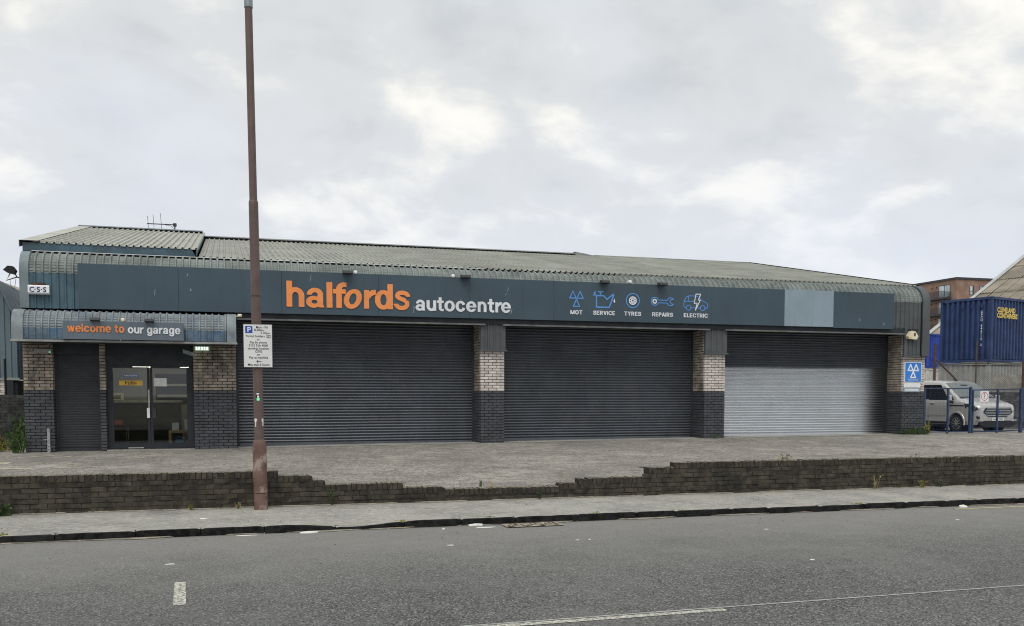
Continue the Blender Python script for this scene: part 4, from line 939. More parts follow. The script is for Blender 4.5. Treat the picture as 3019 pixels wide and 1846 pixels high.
MB().add([(-1.01, 23.78, 2.80), (-.76, 23.98, 2.72), (-.76, 23.98, 2.81), (-1.01, 23.78, 2.89), (-1.0, 23.80, 2.80), (-.75, 24.0, 2.72), (-.75, 24.0, 2.81), (-1.0, 23.80, 2.89)], [(0, 1, 2, 3), (7, 6, 5, 4), (0, 4, 5, 1), (3, 2, 6, 7), (0, 3, 7, 4), (1, 5, 6, 2)]).build('panel', 'galvanised', hp)
se = empty('sensor', (.24, 23.4, 3.66), 'cream motion sensor on a bracket at the canopy end', 'sensor')
MB().tube([(.19, 23.4, 3.66), (.26, 23.38, 3.665)], .018, 8).build('bracket', 'cream_plastic', se); MB().cbox(.25, .35, 23.30, 23.40, 3.645, 3.715, .015).build('head', 'cream_plastic', se)
MB().box(.27, .31, 23.28, 23.30, 3.66, 3.70).build('lens', 'pure_white', se)
sp_ = empty('stub_post', (-3.95, 23.75, .45), 'short grey steel stub post in front of the narrow shutter', 'post')
MB().cbox(-3.985, -3.925, 23.68, 23.74, .42, 1.03, .004).build('shaft', 'steel', sp_); MB().tube([(-3.955, 23.68, .62), (-3.955, 23.672, .62)], .012, 8).build('bolt', 'dark_grey', sp_); MB().tube([(-3.955, 23.68, .55), (-3.955, 23.672, .55)], .012, 8).build('bolt', 'dark_grey', sp_); MB().box(-4.06, -3.986, 23.69, 23.70, .77, .785).build('latch', 'steel', sp_)
fl = empty('floodlight', (-4.7, 24.5, 4.5), 'black floodlight on a bracket at the garage corner against the sky', 'lamp')
MB().prism([(-4.93, 4.69), (-4.86, 4.64), (-4.70, 4.60), (-4.66, 4.69), (-4.72, 4.78), (-4.83, 4.79)], 'y', 24.38, 24.58).build('lamp_head', 'black', fl)
MB().tube([(-4.80, 24.48, 4.62), (-4.88, 24.48, 4.46), (-4.66, 24.48, 4.54), (-4.60, 24.48, 4.53)], .014, 8).build('bracket', 'black', fl); MB().tube([(-4.70, 24.48, 4.62), (-4.65, 24.48, 4.54), (-4.52, 24.48, 4.50)], .014, 8).build('bracket', 'black', fl)
MB().tube([(-4.80, 24.48, 4.5), (-4.80, 24.48, 4.36), (-4.74, 24.48, 4.26), (-4.70, 24.48, 4.36), (-4.68, 24.48, 4.5)], .005, 6).build('cable', 'black', fl)
# aerial on the ridge
ae = empty('aerial', (-1.66, 34.9, 7.3), 'grey three-rod aerial on a short mast above the roof ridge', 'aerial')
MB().tube([(-1.66, 34.9, 7.0), (-1.66, 34.9, 7.72)], .022, 8).build('mast', 'dark_grey', ae); MB().tube([(-2.56, 34.9, 7.685), (-1.60, 34.9, 7.69)], .017, 8).build('boom', 'dark_grey', ae); MB().cbox(-1.72, -1.60, 34.86, 34.94, 7.63, 7.74, .01).build('clamp', 'dark_grey', ae)
for (x, t_) in ((-2.52, 7.95), (-2.34, 8.0), (-2.10, 8.05)): MB().tube([(x - .02, 34.9, t_), (x + .02, 34.9, 7.3)], .008, 6).build('rod', 'dark_grey', ae)
MB().tube([(-1.98, 34.9, 7.67), (-1.80, 34.9, 7.65), (-1.72, 34.9, 7.58), (-1.67, 34.9, 7.46)], .008, 6).build('cable', 'dark_grey', ae)

# ================================================================== LAMP POST AND PARKING SIGN
lp = empty('lamp_post', (.43, 14.27, .11), 'tall reddish-brown lamp post leaning slightly, with a thick scuffed base', 'lamp post')
def lean(z): return (.430 - .0088 * (z - 1.1), 14.27, z)
def sec(z0, z1, r0, r1, name, mat_, extra=None):
    pts = [lean(z0), lean(z1)]; rr = [r0, r1]
    if extra: pts = [lean(z) for z, _ in extra]; rr = [r for _, r in extra]
    return MB().tube(pts, rr, 28).build(name, mat_, lp, True)
sec(0, 0, 0, 0, 'base', 'pole_base', [(.02, .101), (.11, .100), (1.02, .099), (1.075, .099), (1.13, .078), (1.14, .071)])
sec(0, 0, 0, 0, 'lower_shaft', 'pole_brown', [(1.13, .070), (2.5, .069), (4.53, .067), (4.575, .067), (4.60, .058)])
sec(0, 0, 0, 0, 'upper_shaft', 'pole_brown', [(4.58, .055), (6.0, .054), (7.32, .053)])
sec(0, 0, 0, 0, 'top_sleeve', 'galvanised', [(7.31, .060), (7.70, .060), (7.72, .045)])
sec(0, 0, 0, 0, 'bracket_arm', 'galvanised', [(7.70, .04), (9.4, .035)])
MB().tube([lean(9.35), (.33, 13.9, 9.55), (.33, 13.2, 9.62)], .03, 10).build('outreach', 'galvanised', lp, True)
MB().cbox(.23, .43, 12.75, 13.3, 9.56, 9.68, .03).build('lantern', 'galvanised', lp)
# service door of the base: a curved plate proud of the shaft, and its seams
def arc_plate(z0, z1, r, a0, a1, name, mat_, parent, n=10):
    mb = MB(); rows = []
    for z in (z0, z1):
        c_ = lean(z); rows.append([(c_[0] + r * math.sin(R(a0 + (a1 - a0) * i / n)), c_[1] - r * math.cos(R(a0 + (a1 - a0) * i / n)), z) for i in range(n + 1)])
    inner = [[(lean(z)[0] + (p[0] - lean(z)[0]) * .93, lean(z)[1] + (p[1] - lean(z)[1]) * .93, z) for p in row] for z, row in zip((z0, z1), rows)]
    mb.grid(rows); mb.grid([rows[0], inner[0]]); mb.grid([rows[1], inner[1]])
    mb.grid([[rows[0][0], inner[0][0]], [rows[1][0], inner[1][0]]]); mb.grid([[rows[0][-1], inner[0][-1]], [rows[1][-1], inner[1][-1]]])
    return mb.build(name, mat_, parent)
arc_plate(.36, .96, .1035, -52, 62, 'access_door', 'pole_base', lp)
arc_plate(.352, .358, .104, -40, 60, 'door_seam', 'black', lp)
MB().tube([(lean(.87)[0] + .03, 14.27 - .104, .87), (lean(.87)[0] + .03, 14.27 - .094, .87)], .009, 8).build('lock', 'black', lp)
arc_plate(3.22, 3.235, .0705, -90, 90, 'band', 'dark_grey', lp)
st = empty('pole_sticker', (.41, 14.19, 1.72), 'black white and green sticker on the lamp post below the parking sign', 'sticker')
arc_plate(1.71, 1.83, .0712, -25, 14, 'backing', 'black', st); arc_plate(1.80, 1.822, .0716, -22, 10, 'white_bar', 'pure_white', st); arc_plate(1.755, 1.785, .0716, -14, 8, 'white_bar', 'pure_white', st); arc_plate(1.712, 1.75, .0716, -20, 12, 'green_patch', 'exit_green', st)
pr_ = empty('torn_paper', (.41, 14.19, 1.35), 'torn white paper remnants round the lamp post', 'paper')
for (a0, a1, z0, z1) in ((-58, -30, 1.40, 1.45), (-48, -36, 1.33, 1.40), (34, 62, 1.40, 1.45), (44, 60, 1.34, 1.40), (-52, -20, 1.425, 1.44)): arc_plate(z0, z1, .0716, a0, a1, 'scrap', 'pure_white', pr_)
PS = empty('parking_sign', (.425, 14.15, 2.2), 'white parking restriction sign with blue P clamped to the lamp post', 'sign')
SY = 14.182; SX0, SX1, SZ0, SZ1 = .228, .630, 2.195, 2.815
MB().cbox(SX0, SX1, SY, SY + .010, SZ0, SZ1, .003).build('plate', 'sign_white', PS)
b_ = MB(); w_ = .006
for (a, b, c_, d_) in ((SX0 - w_, SX1 + w_, SZ0 - w_, SZ0 + .001), (SX0 - w_, SX1 + w_, SZ1 - .001, SZ1 + w_), (SX0 - w_, SX0 + .001, SZ0, SZ1), (SX1 - .001, SX1 + w_, SZ0, SZ1)): b_.box(a, b, SY - .002, SY + .012, c_, d_)
b_.build('edge_frame', 'dark_grey', PS)
for z in (2.35, 2.65): MB().tube([(.35, SY + .012, z), (.35, SY + .05, z), (.50, SY + .05, z), (.50, SY + .012, z)], .012, 6).build('clamp', 'galvanised', PS)
MB().box(.254, .354, SY - .0025, SY - .0005, 2.688, 2.788).build('blue_square', 'sign_blue', PS); letter('P', CAP, .284, .334, 2.702, .072, SY - .003, ['pure_white', 'pure_white'], PS, .001, 30, 0, 'parking_letter')
cxs = (SX0 + SX1) / 2 + .006
for (t_, x, z, al) in (('Mon - Fri', .488, 2.758, 'CENTER'), ('8.30am-', .452, 2.718, 'CENTER'), ('5.30pm', .535, 2.676, 'CENTER'), ('Permit holders', .394, 2.629, 'CENTER'), ('or', cxs, 2.583, 'CENTER'), ('Pay by phone', cxs, 2.539, 'CENTER'), ('0131 516 4000', cxs, 2.494, 'CENTER'), ('quoting location', cxs, 2.453, 'CENTER'), ('12703', cxs, 2.408, 'CENTER'), ('or', cxs, 2.364, 'CENTER'), ('Pay at machine', cxs, 2.321, 'CENTER'), ('Max stay 6 hours', cxs, 2.217, 'CENTER')):
    print_text(t_, .047, x, z, SY - .001, 'black', PS, off=.016, sx=.94, align=al)
MB().box(.553, .612, SY - .002, SY - .0006, 2.620, 2.660).build('zone_patch', 'black', PS); print_text('N8', .042, .583, 2.626, SY - .003, 'pure_white', PS, off=.014)
icon('arrow', OR(rect(-.7, -.10, 1, .10), stroke([(-.35, .5), (-.85, 0), (-.35, -.5)], .22)), cxs + .004, 2.279, .036, 'black', y=SY - .0005, parent=PS, d=.002)

# ================================================================== YARD ON THE RIGHT
# ---- gates
def gate(x0, x1, y, z0, z1, posts, label, rise=0.0):
    e_ = empty('mesh_gate', (x0, y, z0), label, 'gate', 'blue yard gates')
    zz = lambda x: rise * (x - x0)
    for x, w in posts: MB().cbox(x - w / 2, x + w / 2, y - w / 2, y + w / 2, z0 + zz(x), z1 + zz(x), .005).build('post', 'gate_blue', e_)
    xs = [p[0] for p in posts]
    for z in (z0 + .06, z1 - .035):
        MB().add([(x0, y - .02, z + zz(x0)), (x1, y - .02, z + zz(x1)), (x1, y + .02, z + zz(x1)), (x0, y + .02, z + zz(x0)), (x0, y - .02, z + .035 + zz(x0)), (x1, y - .02, z + .035 + zz(x1)), (x1, y + .02, z + .035 + zz(x1)), (x0, y + .02, z + .035 + zz(x0))],
                 [(0, 3, 2, 1), (4, 5, 6, 7), (0, 1, 5, 4), (1, 2, 6, 5), (2, 3, 7, 6), (3, 0, 4, 7)]).build('rail', 'gate_blue', e_)
    w = MB(); x = x0 + .05
    while x < x1: w.box(x, x + .002, y - .001, y + .001, z0 + .08 + zz(x), z1 - .03 + zz(x)); x += .05
    z = z0 + .1
    while z < z1 - .04: w.add([(x0, y, z + zz(x0)), (x1, y, z + zz(x1)), (x1, y, z + .002 + zz(x1)), (x0, y, z + .002 + zz(x0))], [(0, 1, 2, 3)]); z += .05
    w.build('wire_mesh', 'gate_blue', e_, kind='stuff'); return e_
gate(20.47, 22.18, 24.06, .585, 2.03, [(20.50, .07), (21.39, .055)], 'blue wire-mesh gate leaf against the end pier')
MB().cbox(22.20, 22.275, 24.02, 24.10, .50, 2.06, .006).build('gate_post', 'gate_blue', label='dark blue post standing between the two gate leaves', cat='post')
g2 = gate(22.31, 25.6, 24.06, .575, 1.98, [(22.335, .05), (23.29, .055), (24.22, .085), (25.55, .06)], 'blue wire-mesh gate leaf carrying the speed limit sign', .02)
MB().tube([(22.29, 23.99, 1.33), (22.40, 23.99, 1.33)], .018, 8).build('hinge', 'gate_blue', g2); MB().cbox(22.27, 22.34, 23.98, 24.0, 1.36, 1.47, .004).build('latch', 'dark_trim', g2)
sl_ = empty('speed_sign', (22.74, 24.02, 1.62), 'square white five miles per hour sign wired to the blue gate', 'sign')
MB().cbox(22.575, 22.895, 24.015, 24.025, 1.60, 1.93, .003).build('plate', 'pure_white', sl_); icon('red_ring', SUB(ell(0, 0, 1, 1), ell(0, 0, .86, .86)), 22.735, 1.765, .135, 'red', y=24.0145, parent=sl_, d=.001); letter('5', CAP, 22.695, 22.765, 1.755, .105, 24.0145, ['black', 'black'], sl_, .001, 30, 0, 'numeral'); print_text('mph', .045, 22.735, 1.70, 24.0135, 'black', sl_, off=.02)

# ---- van, nose towards the street
VX, VY, VZ = 27.10, 27.98, yard_z(27, 29)          # centre of nose
def vtop(u):
    k = [(0, .98), (.10, 1.07), (.45, 1.16), (.92, 1.27), (1.05, 1.33), (1.85, 1.86), (2.15, 1.94), (2.7, 1.965), (4.4, 1.95), (4.85, 1.86), (4.97, 1.70)]
    for (a, za), (b, zb) in zip(k[:-1], k[1:]):
        if u <= b: t = (u - a) / (b - a); return za + (zb - za) * t
    return k[-1][1]
def vhw(u):
    k = [(0, .72), (.06, .82), (.18, .90), (.40, .955), (.9, .985), (4.6, .985), (4.9, .95), (4.97, .90)]
    for (a, za), (b, zb) in zip(k[:-1], k[1:]):
        if u <= b: t = (u - a) / (b - a); return za + (zb - za) * t
    return k[-1][1]
def vsec(u):
    zt, hw = vtop(u), vhw(u); g_ = min(1, max(0, (u - .92) / .95))      # 0 bonnet .. 1 cabin
    zb = .30 if u > .12 else .30
    belt = min(1.14 + .02 * u, zt - .10); rw = hw * (.93 - .12 * g_) if u < 1.9 else .80
    pts = [(hw * .93, zb), (hw * .985, .42), (hw, .70), (hw * .998, .92), (hw * .985, belt - .02), (hw * .955, belt + .03 if g_ > .1 else belt + .03)]
    zs = zt - (.05 if g_ < .3 else .075)
    for t in (.33, .66, 1.0): pts.append((hw * .955 + (rw - hw * .955) * t, (belt + .03) + (zs - belt - .03) * t))
    pts += [(rw * .93, zt - .022), (rw * .78, zt - .004), (rw * .4, zt + .012), (0, zt + .016)]
    return pts
def vpt(u, w, z): return (VX + w, VY + u, VZ + z)
VAN = empty('van', (VX, VY + 2.4, VZ), 'silver people carrier van parked behind the blue gates with its nose to the street', 'van')
us = [0, .03, .06, .10, .18] + list(np.arange(.28, 1.0, .06)) + [1.0, 1.05] + list(np.arange(1.12, 4.6, .07)) + [4.7, 4.85, 4.93, 4.97]
van_mb = MB(); secs = [vsec(u) for u in us]; nv = len(secs[0])
WHEELS = (.99, 3.92)
def in_arch(u, z): return any((u - c_) ** 2 + (z - .345) ** 2 < .40 ** 2 for c_ in WHEELS)
# finer rows on the flanks so the arches cut cleanly
def refine(pts):
    out = []
    for i, (p, q) in enumerate(zip(pts[:-1], pts[1:])):
        n = 5 if i in (0, 1, 2) else 1
        for k in range(n): out.append((p[0] + (q[0] - p[0]) * k / n, p[1] + (q[1] - p[1]) * k / n))
    return out + [pts[-1]]
secs = [refine(s_) for s_ in secs]; nv = len(secs[0])
for sgn in (-1, 1):
    n0 = len(van_mb.v); van_mb.v += [vpt(u, sgn * p[0], p[1]) for u, s_ in zip(us, secs) for p in s_]
    for i in range(len(us) - 1):
        for j in range(nv - 1):
            um = (us[i] + us[i + 1]) / 2; zm = (secs[i][j][1] + secs[i + 1][j + 1][1]) / 2
            if j < 12 and in_arch(um, zm): continue
            q = (n0 + i * nv + j, n0 + i * nv + j + 1, n0 + (i + 1) * nv + j + 1, n0 + (i + 1) * nv + j); van_mb.f.append(q); van_mb.mi.append(0)
front = [vpt(0, p[0], p[1]) for p in secs[0]] + [vpt(0, -p[0], p[1]) for p in secs[0][::-1][1:]]
van_mb.add(front, [tuple(range(len(front)))])
rear = [vpt(4.97, p[0], p[1]) for p in secs[-1]] + [vpt(4.97, -p[0], p[1]) for p in secs[-1][::-1][1:]]; van_mb.add(rear, [tuple(range(len(rear)))])
me = van_mb.mesh('body', 'van_silver', True); b = bmesh.new(); b.from_mesh(me); bmesh.ops.remove_doubles(b, verts=b.verts, dist=.0005); bmesh.ops.recalc_face_normals(b, faces=b.faces); b.to_mesh(me); b.free()
body = put(me, 'body', VAN)
MB().box(VX - .86, VX + .86, VY + .25, VY + 4.8, VZ + .20, VZ + .62).build('underbody', 'van_dark', VAN)
def side_patch(name, mat_, poly_uz, sgn, off=.006, parent=VAN):
    """patch that follows the flank: polygon rows given as (u, z) grid"""
    mb = MB(); rows = []
    for row in poly_uz:
        r2 = []
        for (u, z) in row:
            s_ = vsec(u); w = None
            for p, q in zip(s_[:-1], s_[1:]):
                if p[1] <= z <= q[1]: w = p[0] + (q[0] - p[0]) * (z - p[1]) / max(1e-6, q[1] - p[1]); break
            w = w if w is not None else s_[0][0]; r2.append(vpt(u, sgn * (w + off), z))
        rows.append(r2)
    return mb.grid(rows).build(name, mat_, parent, True)
def rows_between(u0a, u1a, za, u0b, u1b, zb, n=14, m_=4):
    return [[(u0a + (u0b - u0a) * j / m_ + ((u1a + (u1b - u1a) * j / m_) - (u0a + (u0b - u0a) * j / m_)) * i / n, za + (zb - za) * j / m_) for i in range(n + 1)] for j in range(m_ + 1)]
for sg in (-1, 1):
    side_patch('side_window', 'van_glass', rows_between(1.42, 2.42, 1.215, 1.98, 2.42, 1.80), sg); side_patch('side_window', 'van_glass', rows_between(2.47, 3.5, 1.235, 2.47, 3.5, 1.80), sg); side_patch('side_window', 'van_glass', rows_between(3.55, 4.62, 1.25, 3.55, 4.55, 1.80), sg)
    side_patch('window_pillar', 'van_dark', rows_between(2.42, 2.47, 1.215, 2.42, 2.47, 1.80, 2), sg, .004); side_patch('quarter_window', 'van_dark', rows_between(1.12, 1.40, 1.205, 1.36, 1.42, 1.42, 4, 3), sg)
    side_patch('door_seam', 'van_dark', [[(1.40, .45), (1.40, .8), (1.40, 1.19)], [(1.415, .45), (1.415, .8), (1.415, 1.19)]], sg, .004); side_patch('door_seam', 'van_dark', [[(2.44, .45), (2.44, .8), (2.44, 1.19)], [(2.455, .45), (2.455, .8), (2.455, 1.19)]], sg, .004)
    side_patch('crease_trim', 'van_dark', rows_between(.62, 1.42, .985, .62, 1.42, 1.03, 8, 1), sg, .007); side_patch('sill_moulding', 'chrome', rows_between(1.55, 3.3, .60, 1.50, 3.3, .635, 10, 1), sg, .018); side_patch('sill', 'van_dark', rows_between(1.45, 3.45, .31, 1.45, 3.45, .40, 8, 1), sg, .006)
    h = MB(); sx = vhw(2.2); h.cbox(VX + sg * sx - .025, VX + sg * sx + .025, VY + 2.12, VY + 2.36, VZ + 1.08, VZ + 1.115, .008); h.build('door_handle', 'van_silver', VAN)
    # lights, fog lamp recess
    side_patch('headlight_lens', 'lamp_clear', [[(.13, .885), (.22, .92), (.33, .965)], [(.15, .93), (.24, .965), (.34, 1.0)]], sg, .014); side_patch('headlight', 'lamp_dark', [[(.05, .845), (.16, .86), (.34, .93), (.52, .985)], [(.06, .90), (.18, .95), (.36, 1.02), (.56, 1.055)], [(.09, .945), (.22, 1.0), (.40, 1.055), (.58, 1.075)]], sg, .010)
    side_patch('headlight_surround', 'van_dark', [[(.025, .79), (.16, .80), (.34, .86), (.56, .935)], [(.05, .90), (.18, .95), (.36, 1.03), (.60, 1.06)], [(.09, .965), (.22, 1.02), (.40, 1.075), (.62, 1.09)]], sg, .006)
    hl = MB()
    for c_ in WHEELS:
        wc = empty('wheel', vpt(c_, sg * .86, .345), parent=VAN)
        def ringpts(r, w, n=28): return [vpt(c_ + r * math.cos(2 * math.pi * i / n), sg * w, .345 + r * math.sin(2 * math.pi * i / n)) for i in range(n + 1)]
        MB().grid([ringpts(.22, .955), ringpts(.235, .965), ringpts(.30, .965), ringpts(.338, .94), ringpts(.345, .90), ringpts(.345, .74)]).build('tyre', 'tyre', wc, True)
        MB().grid([ringpts(.235, .955), ringpts(.222, .958), ringpts(.205, .915), ringpts(.0005, .905)]).build('rim_dish', 'van_dark', wc, True)
        sp2 = MB()
        for k in range(10):
            a = 2 * math.pi * k / 10; 
            def q(r, da, w): return vpt(c_ + r * math.cos(a + da), sg * w, .345 + r * math.sin(a + da))
            sp2.add([q(.05, .35, .945), q(.05, -.35, .945), q(.215, -.09, .955), q(.215, .09, .955)], [(0, 1, 2, 3)])
        sp2.grid([ringpts(.212, .953), ringpts(.226, .958)]); sp2.grid([ringpts(.055, .947), ringpts(.0005, .95)]); sp2.build('rim', 'chrome', wc)
        ar = MB(); n = 20; A0, A1 = R(-8), R(188)
        ar.grid([[vpt(c_ + r * math.cos(A0 + (A1 - A0) * i / n), sg * w, .345 + r * math.sin(A0 + (A1 - A0) * i / n)) for i in range(n + 1)] for r, w in ((.385, .80), (.39, .985), (.405, 1.0), (.455, .997), (.47, .975))]); ar.build('arch_flare', 'van_silver', VAN, True)
        MB().grid([ringpts(.41, .60), ringpts(.41, .93)]).build('wheel_well', 'van_dark', VAN, True)
    mi_ = empty('mirror', vpt(1.3, sg * 1.08, 1.3), parent=VAN)
    MB().cbox(VX + sg * 1.11 - .09, VX + sg * 1.11 + .09, VY + 1.12, VY + 1.24, VZ + 1.17, VZ + 1.41, .04).build('mirror_shell', 'van_silver', mi_); MB().cbox(VX + sg * 1.06 - .10, VX + sg * 1.06 + .10, VY + 1.12, VY + 1.26, VZ + 1.11, VZ + 1.19, .02).build('mirror_foot', 'van_dark', mi_)
# windscreen follows the raked front
ws = MB(); rows = []
for i in range(9):
    u = 1.00 + (1.90 - 1.00) * i / 8; s_ = vsec(u); rw = s_[-4][0]; rows.append([vpt(u - .012, rw * .93 * k / 6, vtop(u) + .016 - .03 * (abs(k) / 6) ** 2 + .006) for k in range(-6, 7)])
ws.grid(rows).build('windscreen', 'windscreen', VAN, True)
MB().box(VX - .16, VX + .12, VY + 1.66, VY + 1.71, VZ + 1.71, VZ + 1.80).build('rear_view_mirror', 'van_dark', VAN)
MB().add([vpt(.93, -.80, 1.285), vpt(.93, .80, 1.285), vpt(1.03, .78, 1.345), vpt(1.03, -.78, 1.345)], [(0, 1, 2, 3)]).build('scuttle', 'van_dark', VAN)
# grille, badge, plate, lower bumper
gp = [(-.56, .70), (-.66, .78), (-.55, .93), (.55, .93), (.66, .78), (.56, .70), (.42, .60), (-.42, .60)]
def fr_prism(pts, u0, u1, name, mat_, parent=VAN): return MB().prism([(VX + x, VZ + z) for x, z in pts], 'y', VY + u0, VY + u1).build(name, mat_, parent)
fr_prism([(x * 1.07, .765 + (z - .765) * 1.14) for x, z in gp], -.012, .03, 'grille_surround', 'chrome'); gr = fr_prism(gp, -.020, .02, 'grille', 'van_dark')
for z in (.64, .70, .76, .82, .88): w = .46 + .14 * (1 - abs(z - .77) / .17); MB().cbox(VX - w, VX + w, VY - .036, VY - .018, VZ + z, VZ + z + .022, .004).build('grille_bar', 'chrome', gr)
bd = MB().add([(VX + .115 * math.cos(a), VY - .045, VZ + .79 + .048 * math.sin(a)) for a in np.linspace(0, 6.283, 25)[:-1]], [tuple(range(24))]); bd.build('badge', 'sign_blue', VAN)
rg = MB().grid([[(VX + rx * math.cos(a), VY - .046, VZ + .79 + rz_ * math.sin(a)) for a in np.linspace(0, 2 * math.pi, 25)] for rx, rz_ in ((.115, .048), (.125, .056))]); rg.build('badge_ring', 'chrome', VAN)
pl = MB().cbox(VX - .26, VX + .26, VY - .035, VY - .01, VZ + .455, VZ + .565, .003).build('number_plate', 'pure_white', VAN); print_text('NX20 OKV', .105, VX, VZ + .475, VY - .0365, 'black', pl, off=.02, sx=.84)
fr_prism([(-.80, .30), (-.80, .40), (-.60, .46), (.60, .46), (.80, .40), (.80, .30), (.60, .22), (-.60, .22)], -.015, .12, 'lower_bumper', 'van_dark')
for sg in (-1, 1):
    fr_prism([(sg * .62, .50), (sg * .84, .52), (sg * .86, .62), (sg * .66, .60)], .03, .17, 'fog_lamp_recess', 'van_dark'); fr_prism([(sg * .60, .425), (sg * .86, .46), (sg * .88, .505), (sg * .62, .475)], -.01, .16, 'bumper_strip', 'chrome')
MB().tube([vpt(2.1, 0, 1.96), vpt(2.2, 0, 2.02), vpt(2.24, 0, 2.03)], [.05, .03, .012], 8).build('roof_fin', 'van_dark', VAN)

# ---- containers
def container(name, O, ang, L_, W_, Hh, mat_, label, ribs_w=9, ribs_l=22, group='shipping containers in the yard', lock=True):
    """O = near corner at the base; local x runs along the long side, local y along the short end"""
    e_ = empty(name, O, label, 'container', group)
    ca, sa = math.cos(ang), math.sin(ang)
    def T(p): return (O[0] + p[0] * ca - p[1] * sa, O[1] + p[0] * sa + p[1] * ca, O[2] + p[2])
    def emit(mb, nm, m_, parent=e_): mb.v = [T(p) for p in mb.v]; return mb.build(nm, m_, parent)
    def corr(n, length, fn, nm):
        cols = []; p = length / n
        for i in range(n):
            a = i * p; cols += [(a, 0.0), (a + .34 * p, 0.0), (a + .44 * p, .085), (a + .84 * p, .085), (a + .94 * p, 0.0)]
        cols.append((length, 0)); emit(MB().grid([[fn(a, d, .15) for a, d in cols], [fn(a, d, Hh - .12) for a, d in cols]]), nm, mat_)
    corr(ribs_w, W_ - .24, lambda a, d, z: (.03 + d, .12 + a, z), 'end_wall'); corr(ribs_l, L_ - .24, lambda a, d, z: (.12 + a, .03 + d, z), 'side_wall')
    corr(ribs_w, W_ - .24, lambda a, d, z: (L_ - .03 - d, .12 + a, z), 'end_wall'); corr(ribs_l, L_ - .24, lambda a, d, z: (.12 + a, W_ - .03 - d, z), 'side_wall')
    emit(MB().box(.02, L_ - .02, .02, W_ - .02, Hh - .05, Hh - .02), 'roof', mat_)
    for (x, y) in ((0, 0), (L_ - .12, 0), (0, W_ - .12), (L_ - .12, W_ - .12)):
        emit(MB().box(x + .004, x + .116, y + .004, y + .116, .14, Hh - .13), 'corner_post', mat_)
        for z in (0, Hh - .12):
            c_ = emit(MB().cbox(x - .012, x + .14, y - .012, y + .14, z, z + .12, .008), 'corner_casting', mat_); emit(MB().box(x + .03, x + .10, y - .014, y - .011, z + .035, z + .085), 'casting_hole', 'black', c_); emit(MB().box(x - .014, x - .011, y + .03, y + .10, z + .035, z + .085), 'casting_hole', 'black', c_)
    for z in (.015, Hh - .11):
        emit(MB().box(.14, L_ - .14, .008, .07, z, z + .11), 'rail', mat_); emit(MB().box(.008, .07, .14, W_ - .14, z, z + .11), 'rail', mat_)
    return e_, T
CANG = math.atan2(.72, 2.33)
def ray_at(dx_, dy_, dz_): return (dx_, dy_, dz_)
e_g, Tg = container('shipping_container', (32.55, 34.15, .42), CANG, 6.06, 2.44, 2.86, 'container_grey', 'rusty pale grey container at the bottom of the stack behind the van', 9)
e_n, Tn = container('shipping_container', (32.50, 34.05, 3.29), CANG, 6.06, 2.44, 2.90, 'container_navy', 'navy blue container with yellow lettering stacked on the grey one', 9)
for k in range(4):
    mb = MB().box(.0, .028, .42 + k * .47, .50 + k * .47, 2.42, 2.60); mb.v = [Tn(p) for p in mb.v]; mb.build('vent', 'container_navy', e_n)
mb = MB().box(1.0, 1.09, .0, .028, 2.42, 2.60); mb.v = [Tn(p) for p in mb.v]; mb.build('vent', 'container_navy', e_n)
for t_, z in (('CLEVELAND', 2.24), ('CONTAINERS', 1.99)):
    print_text(t_, .30, 0, 0, 0, 'yellow_text', e_n, off=.045, sx=.92, align='LEFT', gap=1.0, rot=lambda x, y, z=z: Tn((.46 + x, .012, z + y)))
for k, c_ in enumerate('CPCU 046713 2'):
    if c_ != ' ': print_text(c_, .135, 0, 0, 0, 'pure_white', e_n, off=.02, rot=lambda x, y, k=k: Tn((.012, .47 - x, 2.20 - k * .122 + y)))
container('shipping_container', (46.6, 54.4, 3.70), R(18), 6.06, 2.44, 2.40, 'container_blue', 'bright blue container far behind between garage and navy container', 12)
container('shipping_container', (46.6, 54.4, .9), R(18), 6.06, 2.44, 2.78, 'container_white', 'white container underneath the bright blue one', 12)
# ---- chain-link fence behind the van
cf = empty('chain_link_fence', (30, 33, .42), 'sagging chain-link fence on rusty posts behind the van', 'fence')
FA, FB = Vector((28.6, 33.35, 0)), Vector((35.5, 31.15, 0)); fd = (FB - FA).normalized()
def fp(s, z): p = FA + fd * s; return (p.x, p.y, z)
for s, r_p, top_ in ((.25, .055, 4.0), (2.0, .03, 4.1), (4.0, .055, 3.25), (6.2, .05, 3.3)): MB().tube([fp(s, .35), fp(s, top_)], r_p, 10).build('post', 'rust_post', cf)
MB().tube([fp(.3, 3.32), fp(1.45, 2.2)], .035, 8).build('brace', 'rust_post', cf)
wm = MB(); ztop = lambda s: 3.22 - .10 * math.sin(min(1, max(0, s / 4)) * math.pi) if s < 4 else 3.22 + .05 * (s - 4)
k = -2.9
while k < 6.9:
    for dirn in (1, -1):
        pts = []
        for i in range(13):
            z = .5 + i * .23; s = k + (z - .5) if dirn > 0 else k + 2.9 - (z - .5)
            if 0.2 <= s <= 6.3 and z <= ztop(s): pts.append(fp(s, z))
        if len(pts) > 1: wm.tube([(p[0] - fd.y * .004 * dirn, p[1] + fd.x * .004 * dirn, p[2]) for p in pts], .0055, 3, False)
    k += .085
wm.tube([fp(.25 + i * .25, ztop(.25 + i * .25)) for i in range(25)], .006, 5)
wm.build('wire_mesh', 'wire', cf, kind='stuff')
